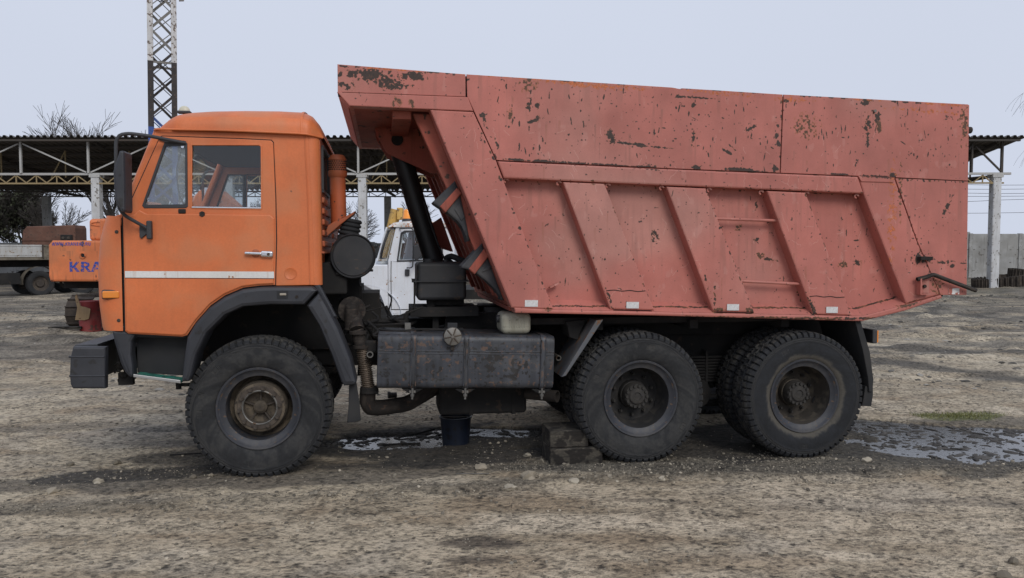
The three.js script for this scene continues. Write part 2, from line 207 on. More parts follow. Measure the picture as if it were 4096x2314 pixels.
// ---------------------------------------------------------------- the tipper lorry (its own frame: x to the rear, z to the near side, origin under the front axle)
const truck = thing('dump_truck', 'orange cab three-axle dump truck with faded red ribbed tipper body, filling the picture', 'truck', [-2.033, 0, -6.835], 0.16113);
const BX = 0.5, BY = 1.05, BW = 5.3, BH = 2.0;
{
  // faded red paint of the tipper body, with the places where it has flaked, rusted or been scraped
  const w = 2048, h = 773, px = w / BW, d = new Float32Array(w * h * 3), bare = [54, 40, 34], rust = [140, 88, 52], orange = [186, 98, 52];
  for (let y = 0; y < h; y++) for (let x = 0; x < w; x++) {
    const X = x / px, Y = y / px, f = fbm(X * 1.6, Y * 1.6, 4, 201), g = fbm(X * 7, Y * 5, 4, 203), s = fbm(X * 34, Y * 2.2, 3, 205), n = noise(X * 260, Y * 260, 207), o = (y * w + x) * 3;
    const k = 1 + 0.20 * (f - 0.5) + 0.15 * (g - 0.5) + 0.05 * (n - 0.5), fade = S(0.42, 0.7, fbm(X * 0.9 + 4, Y * 1.1, 3, 209)), st = S(0.55, 0.80, s) * 0.20 * S(0.35, 0.7, g);
    let c = [mix(173, 169, fade) * k, mix(104, 116, fade) * k, mix(93, 105, fade) * k];
    c = c.map((v, i) => mix(v, [104, 76, 66][i], st));
    const pit = fbm(X * 46, Y * 46, 3, 211), pk = S(0.80, 0.82, pit); c = c.map((v, i) => mix(v, bare[i] * 1.1, pk * 0.85));
    const pale = S(0.70, 0.8, fbm(X * 14 + 9, Y * 9, 4, 213)) * 0.22; c = c.map((v, i) => mix(v, [196, 150, 140][i], pale));
    for (let i = 0; i < 3; i++) d[o + i] = c[i];
  }
  const mark = (cx, cy, rx, ry, t, den, kind, seed) => {
    const X0 = (cx - BX), Y0 = cy - BY, r = Math.max(rx, ry) * 1.5, ct = Math.cos(t), snt = Math.sin(t);
    for (let y = Math.max(0, Math.floor((Y0 - r) * px)); y < Math.min(h, (Y0 + r) * px); y++) for (let x = Math.max(0, Math.floor((X0 - r) * px)); x < Math.min(w, (X0 + r) * px); x++) {
      const dx = x / px - X0, dy = y / px - Y0, q = Math.hypot((dx * ct + dy * snt) / rx, (-dx * snt + dy * ct) / ry); if (q > 1.5) continue;
      const n = fbm(x / px * 64, y / px * 64, 4, 300 + seed), e = n + den * 0.50 * (1 - S(0.35, 1.45, q)) , o = (y * w + x) * 3;
      const k = kind === 2 ? 0.75 * S(0.62, 0.80, e) : S(0.70, 0.735, e), halo = kind === 1 ? 0.6 * S(0.56, 0.72, e) : 0.35 * S(0.62, 0.70, e);
      const c = kind === 2 ? orange : kind === 1 ? [84, 58, 42] : bare, sp = 0.8 + 0.4 * noise(x * 0.4, y * 0.4, 7);
      for (let i = 0; i < 3; i++) { d[o + i] = mix(d[o + i], rust[i], halo); d[o + i] = mix(d[o + i], c[i] * sp, k); }
    }
  };
  [[0.70,2.947,0.036,0.029,0,0.9,0], [0.82,2.942,0.077,0.047,0,1,0], [0.93,2.907,0.090,0.054,0,0.62,0], [1.13,2.944,0.090,0.032,0,0.75,0], [1.02,2.868,0.086,0.022,0,0.6,0], [0.65,2.856,0.063,0.025,0,0.55,0], [0.61,2.935,0.022,0.018,0,0.7,0], [1.01,2.747,0.032,0.032,0,0.6,1], [1.12,2.745,0.019,0.029,0,0.6,1], [1.99,2.910,0.053,0.053,0,0.45,1], [1.99,2.746,0.017,0.047,0,0.8,0], [2.05,2.759,0.019,0.022,0,0.8,0], [2.02,2.641,0.042,0.013,0.3,0.85,0], [2.06,2.670,0.013,0.032,-0.3,0.9,0], [1.85,2.692,0.019,0.047,0,0.5,1], [1.64,2.672,0.022,0.015,-0.3,1,0], [1.66,2.626,0.010,0.047,0.3,0.7,0], [1.73,2.365,0.021,0.020,0,1,0], [1.75,2.458,0.009,0.040,0.3,0.7,0], [2.62,2.553,0.025,0.042,0.5,1,0], [2.64,2.512,0.023,0.023,0,0.9,0], [2.74,2.491,0.100,0.008,-0.1,0.8,0], [2.86,2.480,0.052,0.017,-0.1,0.9,0], [3.02,2.466,0.120,0.006,-0.06,0.7,0], [1.53,2.931,0.014,0.014,0,0.8,0], [1.89,2.349,0.114,0.009,-0.06,0.85,0], [2.10,2.338,0.114,0.014,-0.05,0.9,0], [2.35,2.330,0.152,0.011,-0.05,0.9,0], [2.69,2.318,0.209,0.010,-0.05,0.95,0], [2.94,2.308,0.120,0.016,-0.05,0.85,0], [3.33,2.314,0.034,0.017,0,1,0], [3.68,2.304,0.126,0.017,-0.04,0.95,0], [3.98,2.313,0.029,0.028,0,1,0], [3.81,2.291,0.189,0.008,-0.04,0.8,0], [4.54,2.282,0.088,0.008,-0.03,0.9,0], [4.85,2.269,0.132,0.012,-0.03,0.95,0], [5.01,2.282,0.035,0.019,0,1,0], [4.24,2.660,0.092,0.076,0,0.42,1], [4.76,2.883,0.037,0.022,0,1.2,0], [4.75,2.853,0.040,0.014,0,1,0], [4.86,2.746,0.022,0.044,-0.2,0.95,0], [4.88,2.676,0.020,0.044,0.1,0.9,1], [4.77,2.683,0.029,0.096,0,0.55,0], [4.78,2.533,0.011,0.032,0,0.9,0], [3.99,2.575,0.019,0.016,0,0.9,0], [4.00,2.516,0.021,0.030,0,0.9,0], [4.00,2.654,0.010,0.020,0,0.8,0], [3.29,2.540,0.016,0.056,0,0.6,0], [3.29,2.800,0.016,0.020,0,0.8,0], [3.57,2.445,0.046,0.010,-0.5,0.8,0], [3.62,2.475,0.050,0.006,-0.6,0.6,0], [3.77,2.629,0.038,0.014,0.5,0.8,0], [3.18,2.858,0.036,0.013,0,0.9,0], [3.33,2.855,0.126,0.006,-0.03,0.75,0], [4.07,2.852,0.029,0.016,0,0.9,0], [3.03,1.782,0.032,0.036,0,0.62,0], [3.56,1.848,0.029,0.018,0,0.7,0], [3.73,1.853,0.031,0.022,0,0.75,1], [3.89,1.758,0.023,0.016,0,0.6,0], [3.92,1.623,0.034,0.022,0,0.65,1], [4.00,1.595,0.053,0.016,-0.2,0.6,0], [4.65,1.553,0.035,0.022,0,0.65,1], [4.79,1.567,0.037,0.020,0,0.75,0], [4.77,1.752,0.032,0.006,0.2,0.8,0], [3.88,2.032,0.013,0.044,0,0.55,0], [5.52,2.047,0.014,0.046,-0.5,0.55,0], [5.48,1.975,0.016,0.029,-0.3,0.6,0], [5.50,1.572,0.069,0.013,0,0.5,0], [5.57,1.541,0.021,0.019,0,1,0], [5.67,1.561,0.037,0.006,-0.1,0.8,0], [5.29,1.601,0.078,0.048,0,0.5,0], [2.15,1.221,0.042,0.015,0,0.6,1], [3.52,1.201,0.042,0.018,0,0.8,1], [3.78,1.190,0.042,0.018,0,0.8,1], [5.17,1.222,0.088,0.016,0.3,0.6,1], [4.32,1.221,0.021,0.090,0.4,0.7,0], [2.62,1.308,0.012,0.095,0.35,0.55,0], [3.43,1.380,0.010,0.120,0.35,0.45,0], [5.08,2.124,0.013,0.180,0,0.42,1], [5.01,1.981,0.032,0.300,0,0.24,2], [5.65,2.747,0.041,0.168,0,0.35,1], [2.26,2.937,0.160,0.014,-0.05,0.5,2], [2.50,2.918,0.180,0.019,-0.05,0.6,2], [2.78,2.913,0.120,0.014,-0.05,0.5,2], [3.55,2.894,0.240,0.015,-0.04,0.35,2], [4.14,2.864,0.126,0.016,0,0.35,2], [5.28,2.808,0.276,0.016,-0.04,0.3,2], [5.44,1.365,0.046,0.063,0,0.3,1]].forEach((a, i) => mark(...a, i));
  const R = rng(77);
  for (let k = 0; k < 210; k++) { const up = R() < 0.85, x = up ? mix(1.7, 5.6, R()) : mix(2.1, 5.6, R()), y = up ? mix(2.30, 2.9, R() ** 0.8) : mix(1.3, 2.2, R()), L = 0.006 + 0.026 * R() ** 3; mark(x, y, 0.003 + 0.003 * R(), L, 0.5 * (R() - 0.5) + (R() < 0.1 ? 1.3 : 0), 1.1, 0, 100 + k); }
  for (let k = 0; k < 90; k++) mark(mix(1.9, 5.4, k / 90), 1.165 - 0.028 * (k / 90) * 2.6 + 0.012 * R(), 0.02 + 0.03 * R(), 0.008, 0, 0.75, R() < 0.4 ? 1 : 0, 400 + k);
  for (let k = 0; k < 46; k++) mark(mix(0.62, 5.66, k / 46), 3.0 - 0.0275 * mix(0.1, 5.1, k / 46) , 0.02 + 0.03 * R(), 0.008, -0.02, 0.8, R() < 0.5 ? 2 : 0, 500 + k);
  for (const [xa, ya, xb, yb, nn] of [[2.584, 2.18, 2.985, 1.22, 26], [3.403, 2.15, 3.815, 1.19, 26], [4.248, 2.13, 4.665, 1.15, 26], [5.03, 2.25, 5.25, 1.73, 14], [5.25, 1.73, 5.47, 1.31, 12], [3.48, 1.40, 3.49, 1.20, 6], [4.25, 1.33, 4.34, 1.16, 8], [1.58, 2.68, 2.18, 1.24, 18], [4.03, 2.88, 4.03, 2.30, 10], [1.80, 2.205, 4.74, 2.13, 24], [5.03, 2.25, 5.69, 2.235, 14]]) for (let k = 0; k < nn; k++) { const t = (k + R()) / nn; mark(mix(xa, xb, t) + 0.012 * (R() - 0.7), mix(ya, yb, t), 0.004 + 0.008 * R(), 0.004 + 0.012 * R(), 0.4, 0.95, R() < 0.4 ? 1 : 0, 700 + k); }
  // pale thin scratches
  for (let k = 0; k < 150; k++) { let x = mix(1.3, 5.4, R()), y = mix(1.3, 2.6, R()), a = (R() - 0.5) * 1.4 + (R() < 0.7 ? 1.57 : 0), L = 0.02 + 0.09 * R(); for (let t = 0; t < L; t += 0.0022) { const X = Math.round((x + Math.cos(a) * t - BX) * px), Y = Math.round((y + Math.sin(a) * t - BY) * px); a += (R() - 0.5) * 0.12; if (X < 0 || Y < 0 || X >= w || Y >= h) continue; const o = (Y * w + X) * 3; for (let i = 0; i < 3; i++) d[o + i] = mix(d[o + i], [214, 178, 168][i], 0.45); } }
  for (let k = 0; k < 60; k++) { const x0 = mix(1.7, 5.6, R()), y0 = mix(1.45, 2.9, R()), L = 0.05 + 0.22 * R(), hw = 0.004 + 0.010 * R(), c = R() < 0.5 ? [132, 84, 62] : [104, 76, 66], a0 = 0.15 + 0.25 * R(); for (let y = Math.max(0, Math.floor((y0 - L - BY) * px)); y < Math.min(h, (y0 - BY) * px); y++) for (let x = Math.max(0, Math.floor((x0 - hw - BX) * px)); x < Math.min(w, (x0 + hw - BX) * px); x++) { const t = (y0 - BY - y / px) / L, q = Math.abs(x / px + BX - x0) / hw, a = a0 * (1 - q * q) * (1 - t) * (0.4 + noise(x * 0.7, y * 0.06, 9)), o = (y * w + x) * 3; for (let i = 0; i < 3; i++) d[o + i] = mix(d[o + i], c[i], a); } }
  const dents = pixels(512, 194, (x, y) => { const X = x / 512 * BW, Y = y / 194 * BH, v = 128 + 190 * (fbm(X * 2.4, Y * 2.4, 3, 221) - 0.5) + 40 * (fbm(X * 9, Y * 9, 2, 223) - 0.5); return [v, v, v]; }, false);
  M.body = std({ bumpMap: dents, bumpScale: 0.022, map: pixels(w, h, (x, y) => { const o = (y * w + x) * 3; return [d[o], d[o + 1], d[o + 2]]; }), roughness: 0.66 });
}
M.redRust = std({ map: paint([150, 78, 64], [70, 50, 42], { chips: 0.5, runs: 0.5, seed: 31, cloud: 0.15 }), roughness: 0.8 });
M.black = std({ map: paint([36, 37, 40], [64, 52, 44], { chips: 0.3, runs: 0.4, seed: 41, cloud: 0.2, dust: [66, 64, 62], dusty: 0.3 }), roughness: 0.62 });
M.grime = std({ map: paint([27, 26, 26], [50, 41, 35], { chips: 0.45, runs: 0.3, seed: 43, cloud: 0.25, dust: [58, 53, 47], dusty: 0.3 }), roughness: 0.9 });
M.rustpipe = std({ map: paint([36, 31, 28], [60, 45, 36], { chips: 0.4, runs: 0.5, seed: 47, cloud: 0.3, dusty: 0.25 }), roughness: 0.9 });
M.steel = std({ map: paint([112, 110, 106], [80, 62, 48], { chips: 0.5, seed: 53, cloud: 0.2 }), roughness: 0.55, metalness: 0.6 });
M.chrome = std({ color: lin(0.72, 0.72, 0.74), roughness: 0.22, metalness: 1 });
M.white = std({ map: paint([206, 206, 206], [120, 84, 70], { chips: 0.0, seed: 59, cloud: 0.06, dusty: 0.12 }), roughness: 0.5 });
M.rubber = std({ map: paint([34, 35, 37], [48, 46, 44], { chips: 0.2, seed: 61, cloud: 0.2, dust: [66, 63, 59], dusty: 0.35 }), roughness: 0.85 });
M.dark = std({ color: lin(0.012, 0.012, 0.013), roughness: 0.9 });
const bodyUV = (g) => boxUV(g, 1 / BW, BX, BY, 1 / BH);
const dumpBody = sub('dump_body', truck);
{
  const both = (name, pts, z0, z1, bev, mat = M.body) => { const g = bodyUV(plate(pts, z0, z1, bev)); obj(name, g, mat, dumpBody); obj(name, mirrorZ(g), mat, dumpBody); };
  // boards above the rail
  both('side_board', [[0.589, 2.813], [1.516, 2.808], [1.516, 2.972], [0.589, 3.011]], 1.182, 1.200, 0.003);
  both('side_board', [[1.528, 2.812], [1.747, 2.345], [2.945, 2.310], [4.022, 2.286], [4.036, 2.903], [3.5, 2.918], [3.2, 2.925], [3.18, 2.919], [3.12, 2.928], [2.5, 2.945], [1.524, 2.972]], 1.182, 1.202, 0.003);
  both('side_board', [[4.031, 2.286], [5.024, 2.266], [5.699, 2.247], [5.692, 2.868], [5.68, 2.875], [4.046, 2.904]], 1.182, 1.200, 0.003);
  both('rear_side_panel', [[5.036, 2.258], [5.700, 2.241], [5.715, 1.298], [5.474, 1.300], [5.247, 1.749]], 1.184, 1.201, 0.003);
  // angle strips behind the joints
  for (const [x0, y0, x1, y1] of [[1.521, 2.962, 1.523, 2.80], [1.51, 2.83, 1.76, 2.30], [4.040, 2.892, 4.028, 2.30], [1.70, 2.34, 5.70, 2.243], [5.02, 2.28, 5.25, 1.72], [5.23, 1.76, 5.49, 1.28], [0.59, 2.81, 1.55, 2.806]]) { const a = Math.atan2(y1 - y0, x1 - x0), L = Math.hypot(x1 - x0, y1 - y0), g = bodyUV(new THREE.BoxGeometry(L, 0.05, 0.018).rotateZ(a).translate((x0 + x1) / 2, (y0 + y1) / 2, 1.172)); obj('joint_strip', g, M.grime, dumpBody); obj('joint_strip', mirrorZ(g), M.grime, dumpBody); }
  // lower wall set back between the ribs
  both('side_panel', [[1.55, 2.60], [5.03, 2.262], [5.46, 1.30], [4.74, 1.15], [1.92, 1.25]], 1.075, 1.092, 0.002);
  both('lip_strip', [[0.587, 2.809], [0.672, 2.714], [1.573, 2.701], [1.532, 2.804]], 1.10, 1.212, 0.008);
  both('front_post', [[1.252, 2.705], [1.573, 2.699], [1.743, 2.343], [1.88, 1.985], [2.188, 1.219], [1.859, 1.235]], 1.06, 1.209, 0.014);
  both('top_rail', [[1.751, 2.337], [2.945, 2.303], [4.695, 2.265], [4.748, 2.130], [2.946, 2.177], [1.802, 2.210]], 1.06, 1.214, 0.014);
  both('rib', [[2.255, 2.190], [2.584, 2.182], [2.993, 1.203], [2.634, 1.215]], 1.06, 1.205, 0.014);
  both('rib', [[3.078, 2.166], [3.403, 2.157], [3.825, 1.175], [3.475, 1.188]], 1.06, 1.205, 0.014);
  both('rib', [[3.914, 2.143], [4.248, 2.134], [4.672, 1.140], [4.33, 1.153]], 1.06, 1.205, 0.014);
  both('rear_post', [[4.704, 2.262], [5.029, 2.254], [5.241, 1.749], [5.469, 1.305], [5.157, 1.228], [4.753, 2.126]], 1.06, 1.206, 0.014);
  both('post_cap', [[4.695, 2.272], [5.024, 2.262], [5.008, 2.222], [4.725, 2.226]], 1.18, 1.214, 0.004);
  both('bottom_rail', [[1.878, 1.238], [2.188, 1.219], [4.68, 1.137], [4.76, 1.137], [5.157, 1.226], [5.47, 1.302], [5.485, 1.275], [5.14, 1.172], [4.762, 1.092], [2.955, 1.163], [1.888, 1.196]], 1.02, 1.213, 0.012);
  // sloping ledge at the foot of each bay, where dust lies
  const led = (x0, y0, x1, y1) => { const g = new THREE.BufferGeometry(), p = [x0, y0, 1.205, x1, y1, 1.205, x1, y1 + 0.07, 1.09, x0, y0 + 0.07, 1.09]; g.setAttribute('position', new THREE.Float32BufferAttribute(p, 3)); g.setIndex([0, 1, 2, 0, 2, 3]); g.computeVertexNormals(); obj('ledge', bodyUV(g), M.body, dumpBody); };
  led(2.16, 1.220, 2.66, 1.204); led(2.97, 1.194, 3.50, 1.176); led(3.80, 1.167, 4.35, 1.149); led(4.65, 1.139, 4.76, 1.137); led(4.76, 1.137, 5.17, 1.229);
  // floor, sloped front wall, tailgate
  obj('floor', bodyUV(plate([[1.86, 1.235], [4.75, 1.135], [5.47, 1.29], [5.48, 1.265], [4.755, 1.10], [1.87, 1.20]], -1.04, 1.04, 0.002)), M.redRust, dumpBody);
  obj('front_wall', boxUV(plate([[1.262, 2.70], [1.30, 2.70], [1.90, 1.24], [1.862, 1.24]], -1.065, 1.065, 0.002)), M.redRust, dumpBody);
  obj('tailgate', boxUV(plate([[5.62, 2.80], [5.66, 2.80], [5.69, 1.33], [5.65, 1.33]], -1.17, 1.17, 0.004)), M.redRust, dumpBody);
  // ribs on the front wall
  const fx = (y) => 1.262 + (2.70 - y) * 0.411;
  for (const z of [0.92, 0.66, 0.30, -0.05, -0.40, -0.92]) obj('front_wall_rib', boxUV(plate([[fx(2.66) - 0.05, 2.66], [fx(2.66) + 0.01, 2.66], [fx(1.30) + 0.01, 1.30], [fx(1.30) - 0.05, 1.30]], z - 0.045, z + 0.045, 0.008)), M.redRust, dumpBody);
  obj('front_wall_channel', boxUV(plate([[fx(2.70) - 0.13, 2.70], [fx(2.70), 2.70], [fx(1.26), 1.26], [fx(1.40) - 0.075, 1.40]], 0.985, 1.055, 0.01)), M.redRust, dumpBody);
  // canopy over the cab: floor, front lip, cross beam
  obj('canopy_floor', boxUV(plate([[0.66, 2.735], [1.30, 2.735], [1.30, 2.715], [0.66, 2.715]], -1.10, 1.10, 0.002)), M.redRust, dumpBody);
  obj('canopy_lip', boxUV(plate([[0.585, 2.812], [0.672, 2.712], [0.700, 2.712], [0.612, 2.822]], -1.205, 1.205, 0.006)), M.body, dumpBody);
  obj('canopy_board', bodyUV(plate([[0.589, 3.011], [0.589, 2.815], [0.607, 2.815], [0.607, 3.010]], -1.18, 1.18, 0.003)), M.body, dumpBody);
  obj('canopy_beam', boxUV(plate([[0.98, 2.715], [0.98, 2.65], [1.12, 2.65], [1.12, 2.715]], -1.08, 1.08, 0.01)), M.redRust, dumpBody);
  for (const z of [0.17, -0.17]) obj('hoist_gusset', boxUV(plate([[0.84, 2.72], [0.853, 2.66], [0.945, 2.50], [1.33, 2.335], [1.42, 2.33], [1.27, 2.72]], z - 0.012, z + 0.012, 0.003)), M.redRust, dumpBody);
  obj('hoist_bracket', boxUV(plate([[1.44, 1.98], [1.32, 1.90], [1.36, 1.72], [1.55, 1.66]], -0.6, -0.3, 0.004)), M.redRust, dumpBody);
  // little pipe hooks below the rail, rungs, latch, stubs
  const hook = (() => { const g = merge([new THREE.TorusGeometry(0.016, 0.008, 6, 12, 4.4), cyl(0.008, 0.008, 0.05, 8, 'z', 0.005, 0.012, -0.02)]); return boxUV(g, 3); })();
  for (const [x, y] of [[1.823, 2.199], [2.23, 2.186], [2.616, 2.172], [3.049, 2.159], [3.441, 2.148], [3.878, 2.134], [4.269, 2.127], [4.706, 2.113]]) { const m = obj('hook', hook, M.body, dumpBody); m.position.set(x, y - 0.004, 1.18); }
  obj('rung', bodyUV(rod([3.49, 1.922, 1.165], [4.03, 1.908, 1.165], 0.012)), M.body, dumpBody);
  obj('rung', bodyUV(rod([3.70, 1.427, 1.165], [4.24, 1.398, 1.165], 0.012)), M.body, dumpBody);
  for (const [x, y, a] of [[4.33, 1.80, 0.35], [2.20, 1.40, 0.4]]) { const m = obj('bent_tab', box(0.075, 0.012, 0.05), M.body, dumpBody); m.position.set(x, y, 1.14); m.rotation.z = a; }
  obj('tailgate_latch', tube([[5.22, 1.434, 1.245], [5.30, 1.452, 1.25], [5.364, 1.470, 1.25], [5.47, 1.435, 1.25], [5.76, 1.337, 1.25]], 0.017, 30, 10), M.rustpipe, dumpBody);
  obj('latch_bracket', [box(0.012, 0.13, 0.06, 5.245, 1.375, 1.235), box(0.10, 0.010, 0.05, 5.29, 1.312, 1.23), box(0.10, 0.10, 0.012, 5.30, 1.37, 1.212)], M.body, dumpBody);
  obj('latch_bolt', cyl(0.014, 0.014, 0.02, 6, 'z', 5.305, 1.375, 1.225), M.rustpipe, dumpBody);
  obj('peg', box(0.11, 0.030, 0.06, 5.30, 1.605, 1.225, 0.004), M.rustpipe, dumpBody);
  obj('rear_stub', [cyl(0.028, 0.028, 0.07, 14, 'x', 5.715, 2.672, 1.15)], M.rustpipe, dumpBody);
  obj('bolt_head', cyl(0.012, 0.012, 0.014, 10, 'z', 4.835, 2.795, 1.206), M.steel, dumpBody);
  for (const [x0, y0, x1, y1] of [[2.60, 1.362, 2.915, 1.352], [4.295, 1.302, 4.60, 1.288]]) obj('weld_line', tube([0, 0.2, 0.4, 0.6, 0.8, 1].map((t, i) => [mix(x0, x1, t), mix(y0, y1, t) + (i % 2 ? 0.004 : -0.003), 1.2055]), 0.0035, 20, 5), M.grime, dumpBody);
  const rf = new THREE.BoxGeometry(0.1, 0.05, 0.003);
  [[2.012, 1.268], [2.811, 1.246], [3.638, 1.220], [4.49, 1.189]].forEach(([x, y]) => { const m = obj('reflector', rf, M.white, dumpBody); m.position.set(x, y, 1.2115); m.rotation.z = -0.02; });
  M.worn = std({ map: paint([210, 208, 206], [164, 92, 78], { chips: 1.9, seed: 67 }), roughness: 0.6 });
  { const m = obj('reflector', boxUV(rf.clone(), 2.2), M.worn, dumpBody); m.position.set(5.592, 1.330, 1.2035); m.userData.label = 'peeling white reflector'; }
}

// ---------------------------------------------------------------- wheels
function tyreGeometry(seed) {
  const R = 0.525, lugs = 60, nu = lugs * 8;
  const prof = [[0.292, 0.095], [0.300, 0.118], [0.318, 0.130], [0.345, 0.139], [0.375, 0.1435], [0.40, 0.145], [0.428, 0.1435], [0.445, 0.141], [0.450, 0.144], [0.456, 0.140], [0.462, 0.1395], [0.466, 0.141], [0.472, 0.137], [0.4765, 0.136], [0.482, 0.139], [0.496, 0.133], [0.508, 0.126], [0.516, 0.116], [0.520, 0.100], [0.522, 0.080], [0.5235, 0.058], [0.5245, 0.050], [0.5245, 0.038], [0.525, 0.030], [0.525, 0.008], [0.525, 0.0]];
  const full = [...prof, ...prof.slice(0, -1).reverse().map(([r, z]) => [r, -z])], nv = full.length - 1, tri = (t) => Math.abs(((t % 1) + 1) % 1 * 2 - 1) * 2 - 1;
  const g = surface(nu, nv, (u, v) => {
    const j = Math.round(v * nv), i = Math.round(u * nu); let [r, z] = full[j]; const side = z < 0 ? 1 : 0, ph = (i + side * 4) % 8, a = u * Math.PI * 2;
    const wob = noise(i / 8, side * 9, seed) * 0.003;
    if (r > 0.481 && Math.abs(z) > 0.055) { const gap = ph === 0 || ph === 7; const k = S(0.476, 0.49, r); if (gap) { r -= 0.015 * k; z *= 1 - 0.085 * k * (1 - S(0.508, 0.52, r)); } else r += wob; }
    const gz = 0.044 + 0.010 * tri(i / 8 * 0.5); if (Math.abs(Math.abs(z) - gz) < 0.0075) r -= 0.014; else if (Math.abs(z) < 0.009 + 0.004 * tri(i / 8)) r -= 0.012;
    const flat = a;
    return [Math.cos(flat) * r, Math.sin(flat) * r, z];
  });
  return toCreasedNormals(plain(g), 0.7);
}
function tyreMaps(dustRing, seed, words) {
  const w = 1024, h = 256, c = document.createElement('canvas'); c.width = w; c.height = h; const x = c.getContext('2d'); x.fillStyle = '#000'; x.fillRect(0, 0, w, h); x.fillStyle = '#fff';
  x.font = 'bold 13px sans-serif'; x.save(); x.scale(0.5, -1); for (const [t, u] of words) x.fillText(t, u * 2 * w, -23); x.restore();
  const im = x.getImageData(0, 0, w, h).data, rows = 50;
  // the moulded words lie at profile rows 2..6 on the near sidewall
  const word = (px, py) => im[(py * w + px) * 4] / 255;
  const lin2 = (px, py) => { const v = py / h * rows; return v > 2.2 && v < 6.2 ? word(px, Math.min(h - 1, Math.floor((v - 2.2) / 4 * 26) + 8)) : 0; };
  const map = pixels(w, h, (px, py) => {
    const u = px / w, v = py / h * rows, vv = v > 25 ? 50 - v : v, f = fbm(Math.cos(u * 6.283) * 7 + 19, Math.sin(u * 6.283) * 7 + v * 0.5 + 9, 4, seed), g = fbm(u * 130, v * 2.2, 3, seed + 5);
    let k = 0.9 + 0.5 * (f - 0.5) + 0.3 * (g - 0.5), c0 = [31 * k, 33 * k, 37 * k];
    const ring = dustRing ? (1 - S(2.2, 3.4, vv + 1.6 * (f - 0.5))) * 0.95 + 0.25 * S(6.5, 8.5, vv) * (1 - S(13, 14, vv)) : (0.14 + 0.22 * S(0.36, 0.66, f)) * (1 - S(13, 15, vv));
    const tread = S(14.5, 17, vv) * 0.6 * S(0.3, 0.6, fbm(u * 60, v * 0.8, 3, seed + 9)), dust = [88, 83, 74], q = Math.min(0.8, Math.max(ring, tread) * (0.6 + 0.6 * g));
    c0 = c0.map((a, i) => mix(a, dust[i], q)); const t = lin2(px, py) * 0.25; return c0.map((a, i) => mix(a, dust[i], t));
  });
  const bump = pixels(w, h, (px, py) => { const v = py / h * rows, vv = v > 25 ? 50 - v : v, l = 70 * lin2(px, py) + (vv > 7.4 && vv < 13.4 ? 36 * (0.5 + 0.5 * Math.cos(vv * 12.5)) : 0) + (vv < 1.9 ? 30 * (0.5 + 0.5 * Math.cos(vv * 14)) : 0) + 20 * noise(px / 3, py / 3, 3); return [l, l, l]; }, false);
  return std({ map, bumpMap: bump, bumpScale: 0.012, roughness: 0.86 });
}
M.tyreFront = tyreMaps(false, 611, [['11.00R20', 0.36], ['I-68A', 0.45], ['MODEL', 0.5], ['T', 0.72]]);
M.tyreRear = tyreMaps(true, 617, [['11.00R20', 0.2], ['11.00R20', 0.62]]);
M.tyreMid = tyreMaps(false, 619, [['10.00R20', 0.17], ['RADIAL', 0.38], ['11.00R20', 0.85]]);
M.rimBlack = std({ map: paint([48, 50, 56], [84, 66, 52], { chips: 0.45, runs: 0.1, seed: 71, cloud: 0.25, dust: [112, 104, 92], dusty: 0.35 }), roughness: 0.6 });
M.rimDust = std({ map: paint([72, 64, 54], [48, 42, 37], { chips: 0.7, runs: 0.1, seed: 73, cloud: 0.3, dust: [112, 101, 85], dusty: 0.6 }), roughness: 0.9 });
M.hub = std({ map: paint([62, 55, 49], [48, 42, 38], { chips: 0.5, runs: 0.1, seed: 79, cloud: 0.3, dust: [110, 98, 82], dusty: 0.4 }), roughness: 0.85 });
M.hubDark = std({ map: paint([44, 42, 40], [34, 31, 29], { chips: 0.5, runs: 0.1, seed: 80, cloud: 0.3, dust: [78, 73, 65], dusty: 0.35 }), roughness: 0.8 });
M.discDark = std({ map: paint([35, 34, 34], [26, 25, 24], { chips: 0.3, runs: 0.1, seed: 74, cloud: 0.25, dust: [86, 79, 68], dusty: 0.35 }), roughness: 0.85 });
M.discDust = std({ map: paint([56, 51, 45], [36, 33, 30], { chips: 0.4, runs: 0.1, seed: 75, cloud: 0.3, dust: [106, 97, 82], dusty: 0.5 }), roughness: 0.9 });
const tyreG = tyreGeometry(5);
const nutG = merge([cyl(0.016, 0.016, 0.022, 6, 'z', 0, 0, 0.011), cyl(0.0095, 0.0095, 0.03, 10, 'z', 0, 0, 0.024)]);
const rimG = boxUV(lathe([[0.284, -0.11], [0.284, 0.10], [0.292, 0.104], [0.304, 0.125], [0.300, 0.132], [0.288, 0.130], [0.276, 0.112], [0.250, 0.100], [0.240, 0.096], [0.238, 0.03], [0.236, -0.11], [0.284, -0.11]], 64), 2);
const frontDisc = boxUV(lathe([[0.238, -0.05], [0.236, -0.03], [0.214, -0.060], [0.196, -0.040], [0.190, 0.045], [0.180, 0.072], [0.160, 0.078], [0.124, 0.078], [0.120, 0.070], [0.116, 0.020], [0.075, 0.012], [0.05, 0.012], [0.048, 0.055], [0.03, 0.072], [0.0005, 0.076]], 56), 3);
const frontRing = boxUV(lathe([[0.118, 0.070], [0.118, 0.084], [0.124, 0.088], [0.130, 0.084], [0.130, 0.076]], 48), 3);
const rearDisc = boxUV(lathe([[0.239, 0.09], [0.237, 0.02], [0.228, -0.05], [0.205, -0.095], [0.18, -0.102], [0.118, -0.102], [0.112, -0.05], [0.105, -0.046]], 56), 3);
const rearHub = boxUV(lathe([[0.112, -0.11], [0.106, -0.05], [0.098, 0.005], [0.095, 0.018], [0.070, 0.022], [0.058, 0.034], [0.034, 0.038], [0.030, 0.030], [0.018, 0.030], [0.0005, 0.034]], 40), 3);
const boltG = boxUV(merge([cyl(0.0115, 0.0125, 0.016, 8, 'z', 0, 0, 0.008)]), 4);
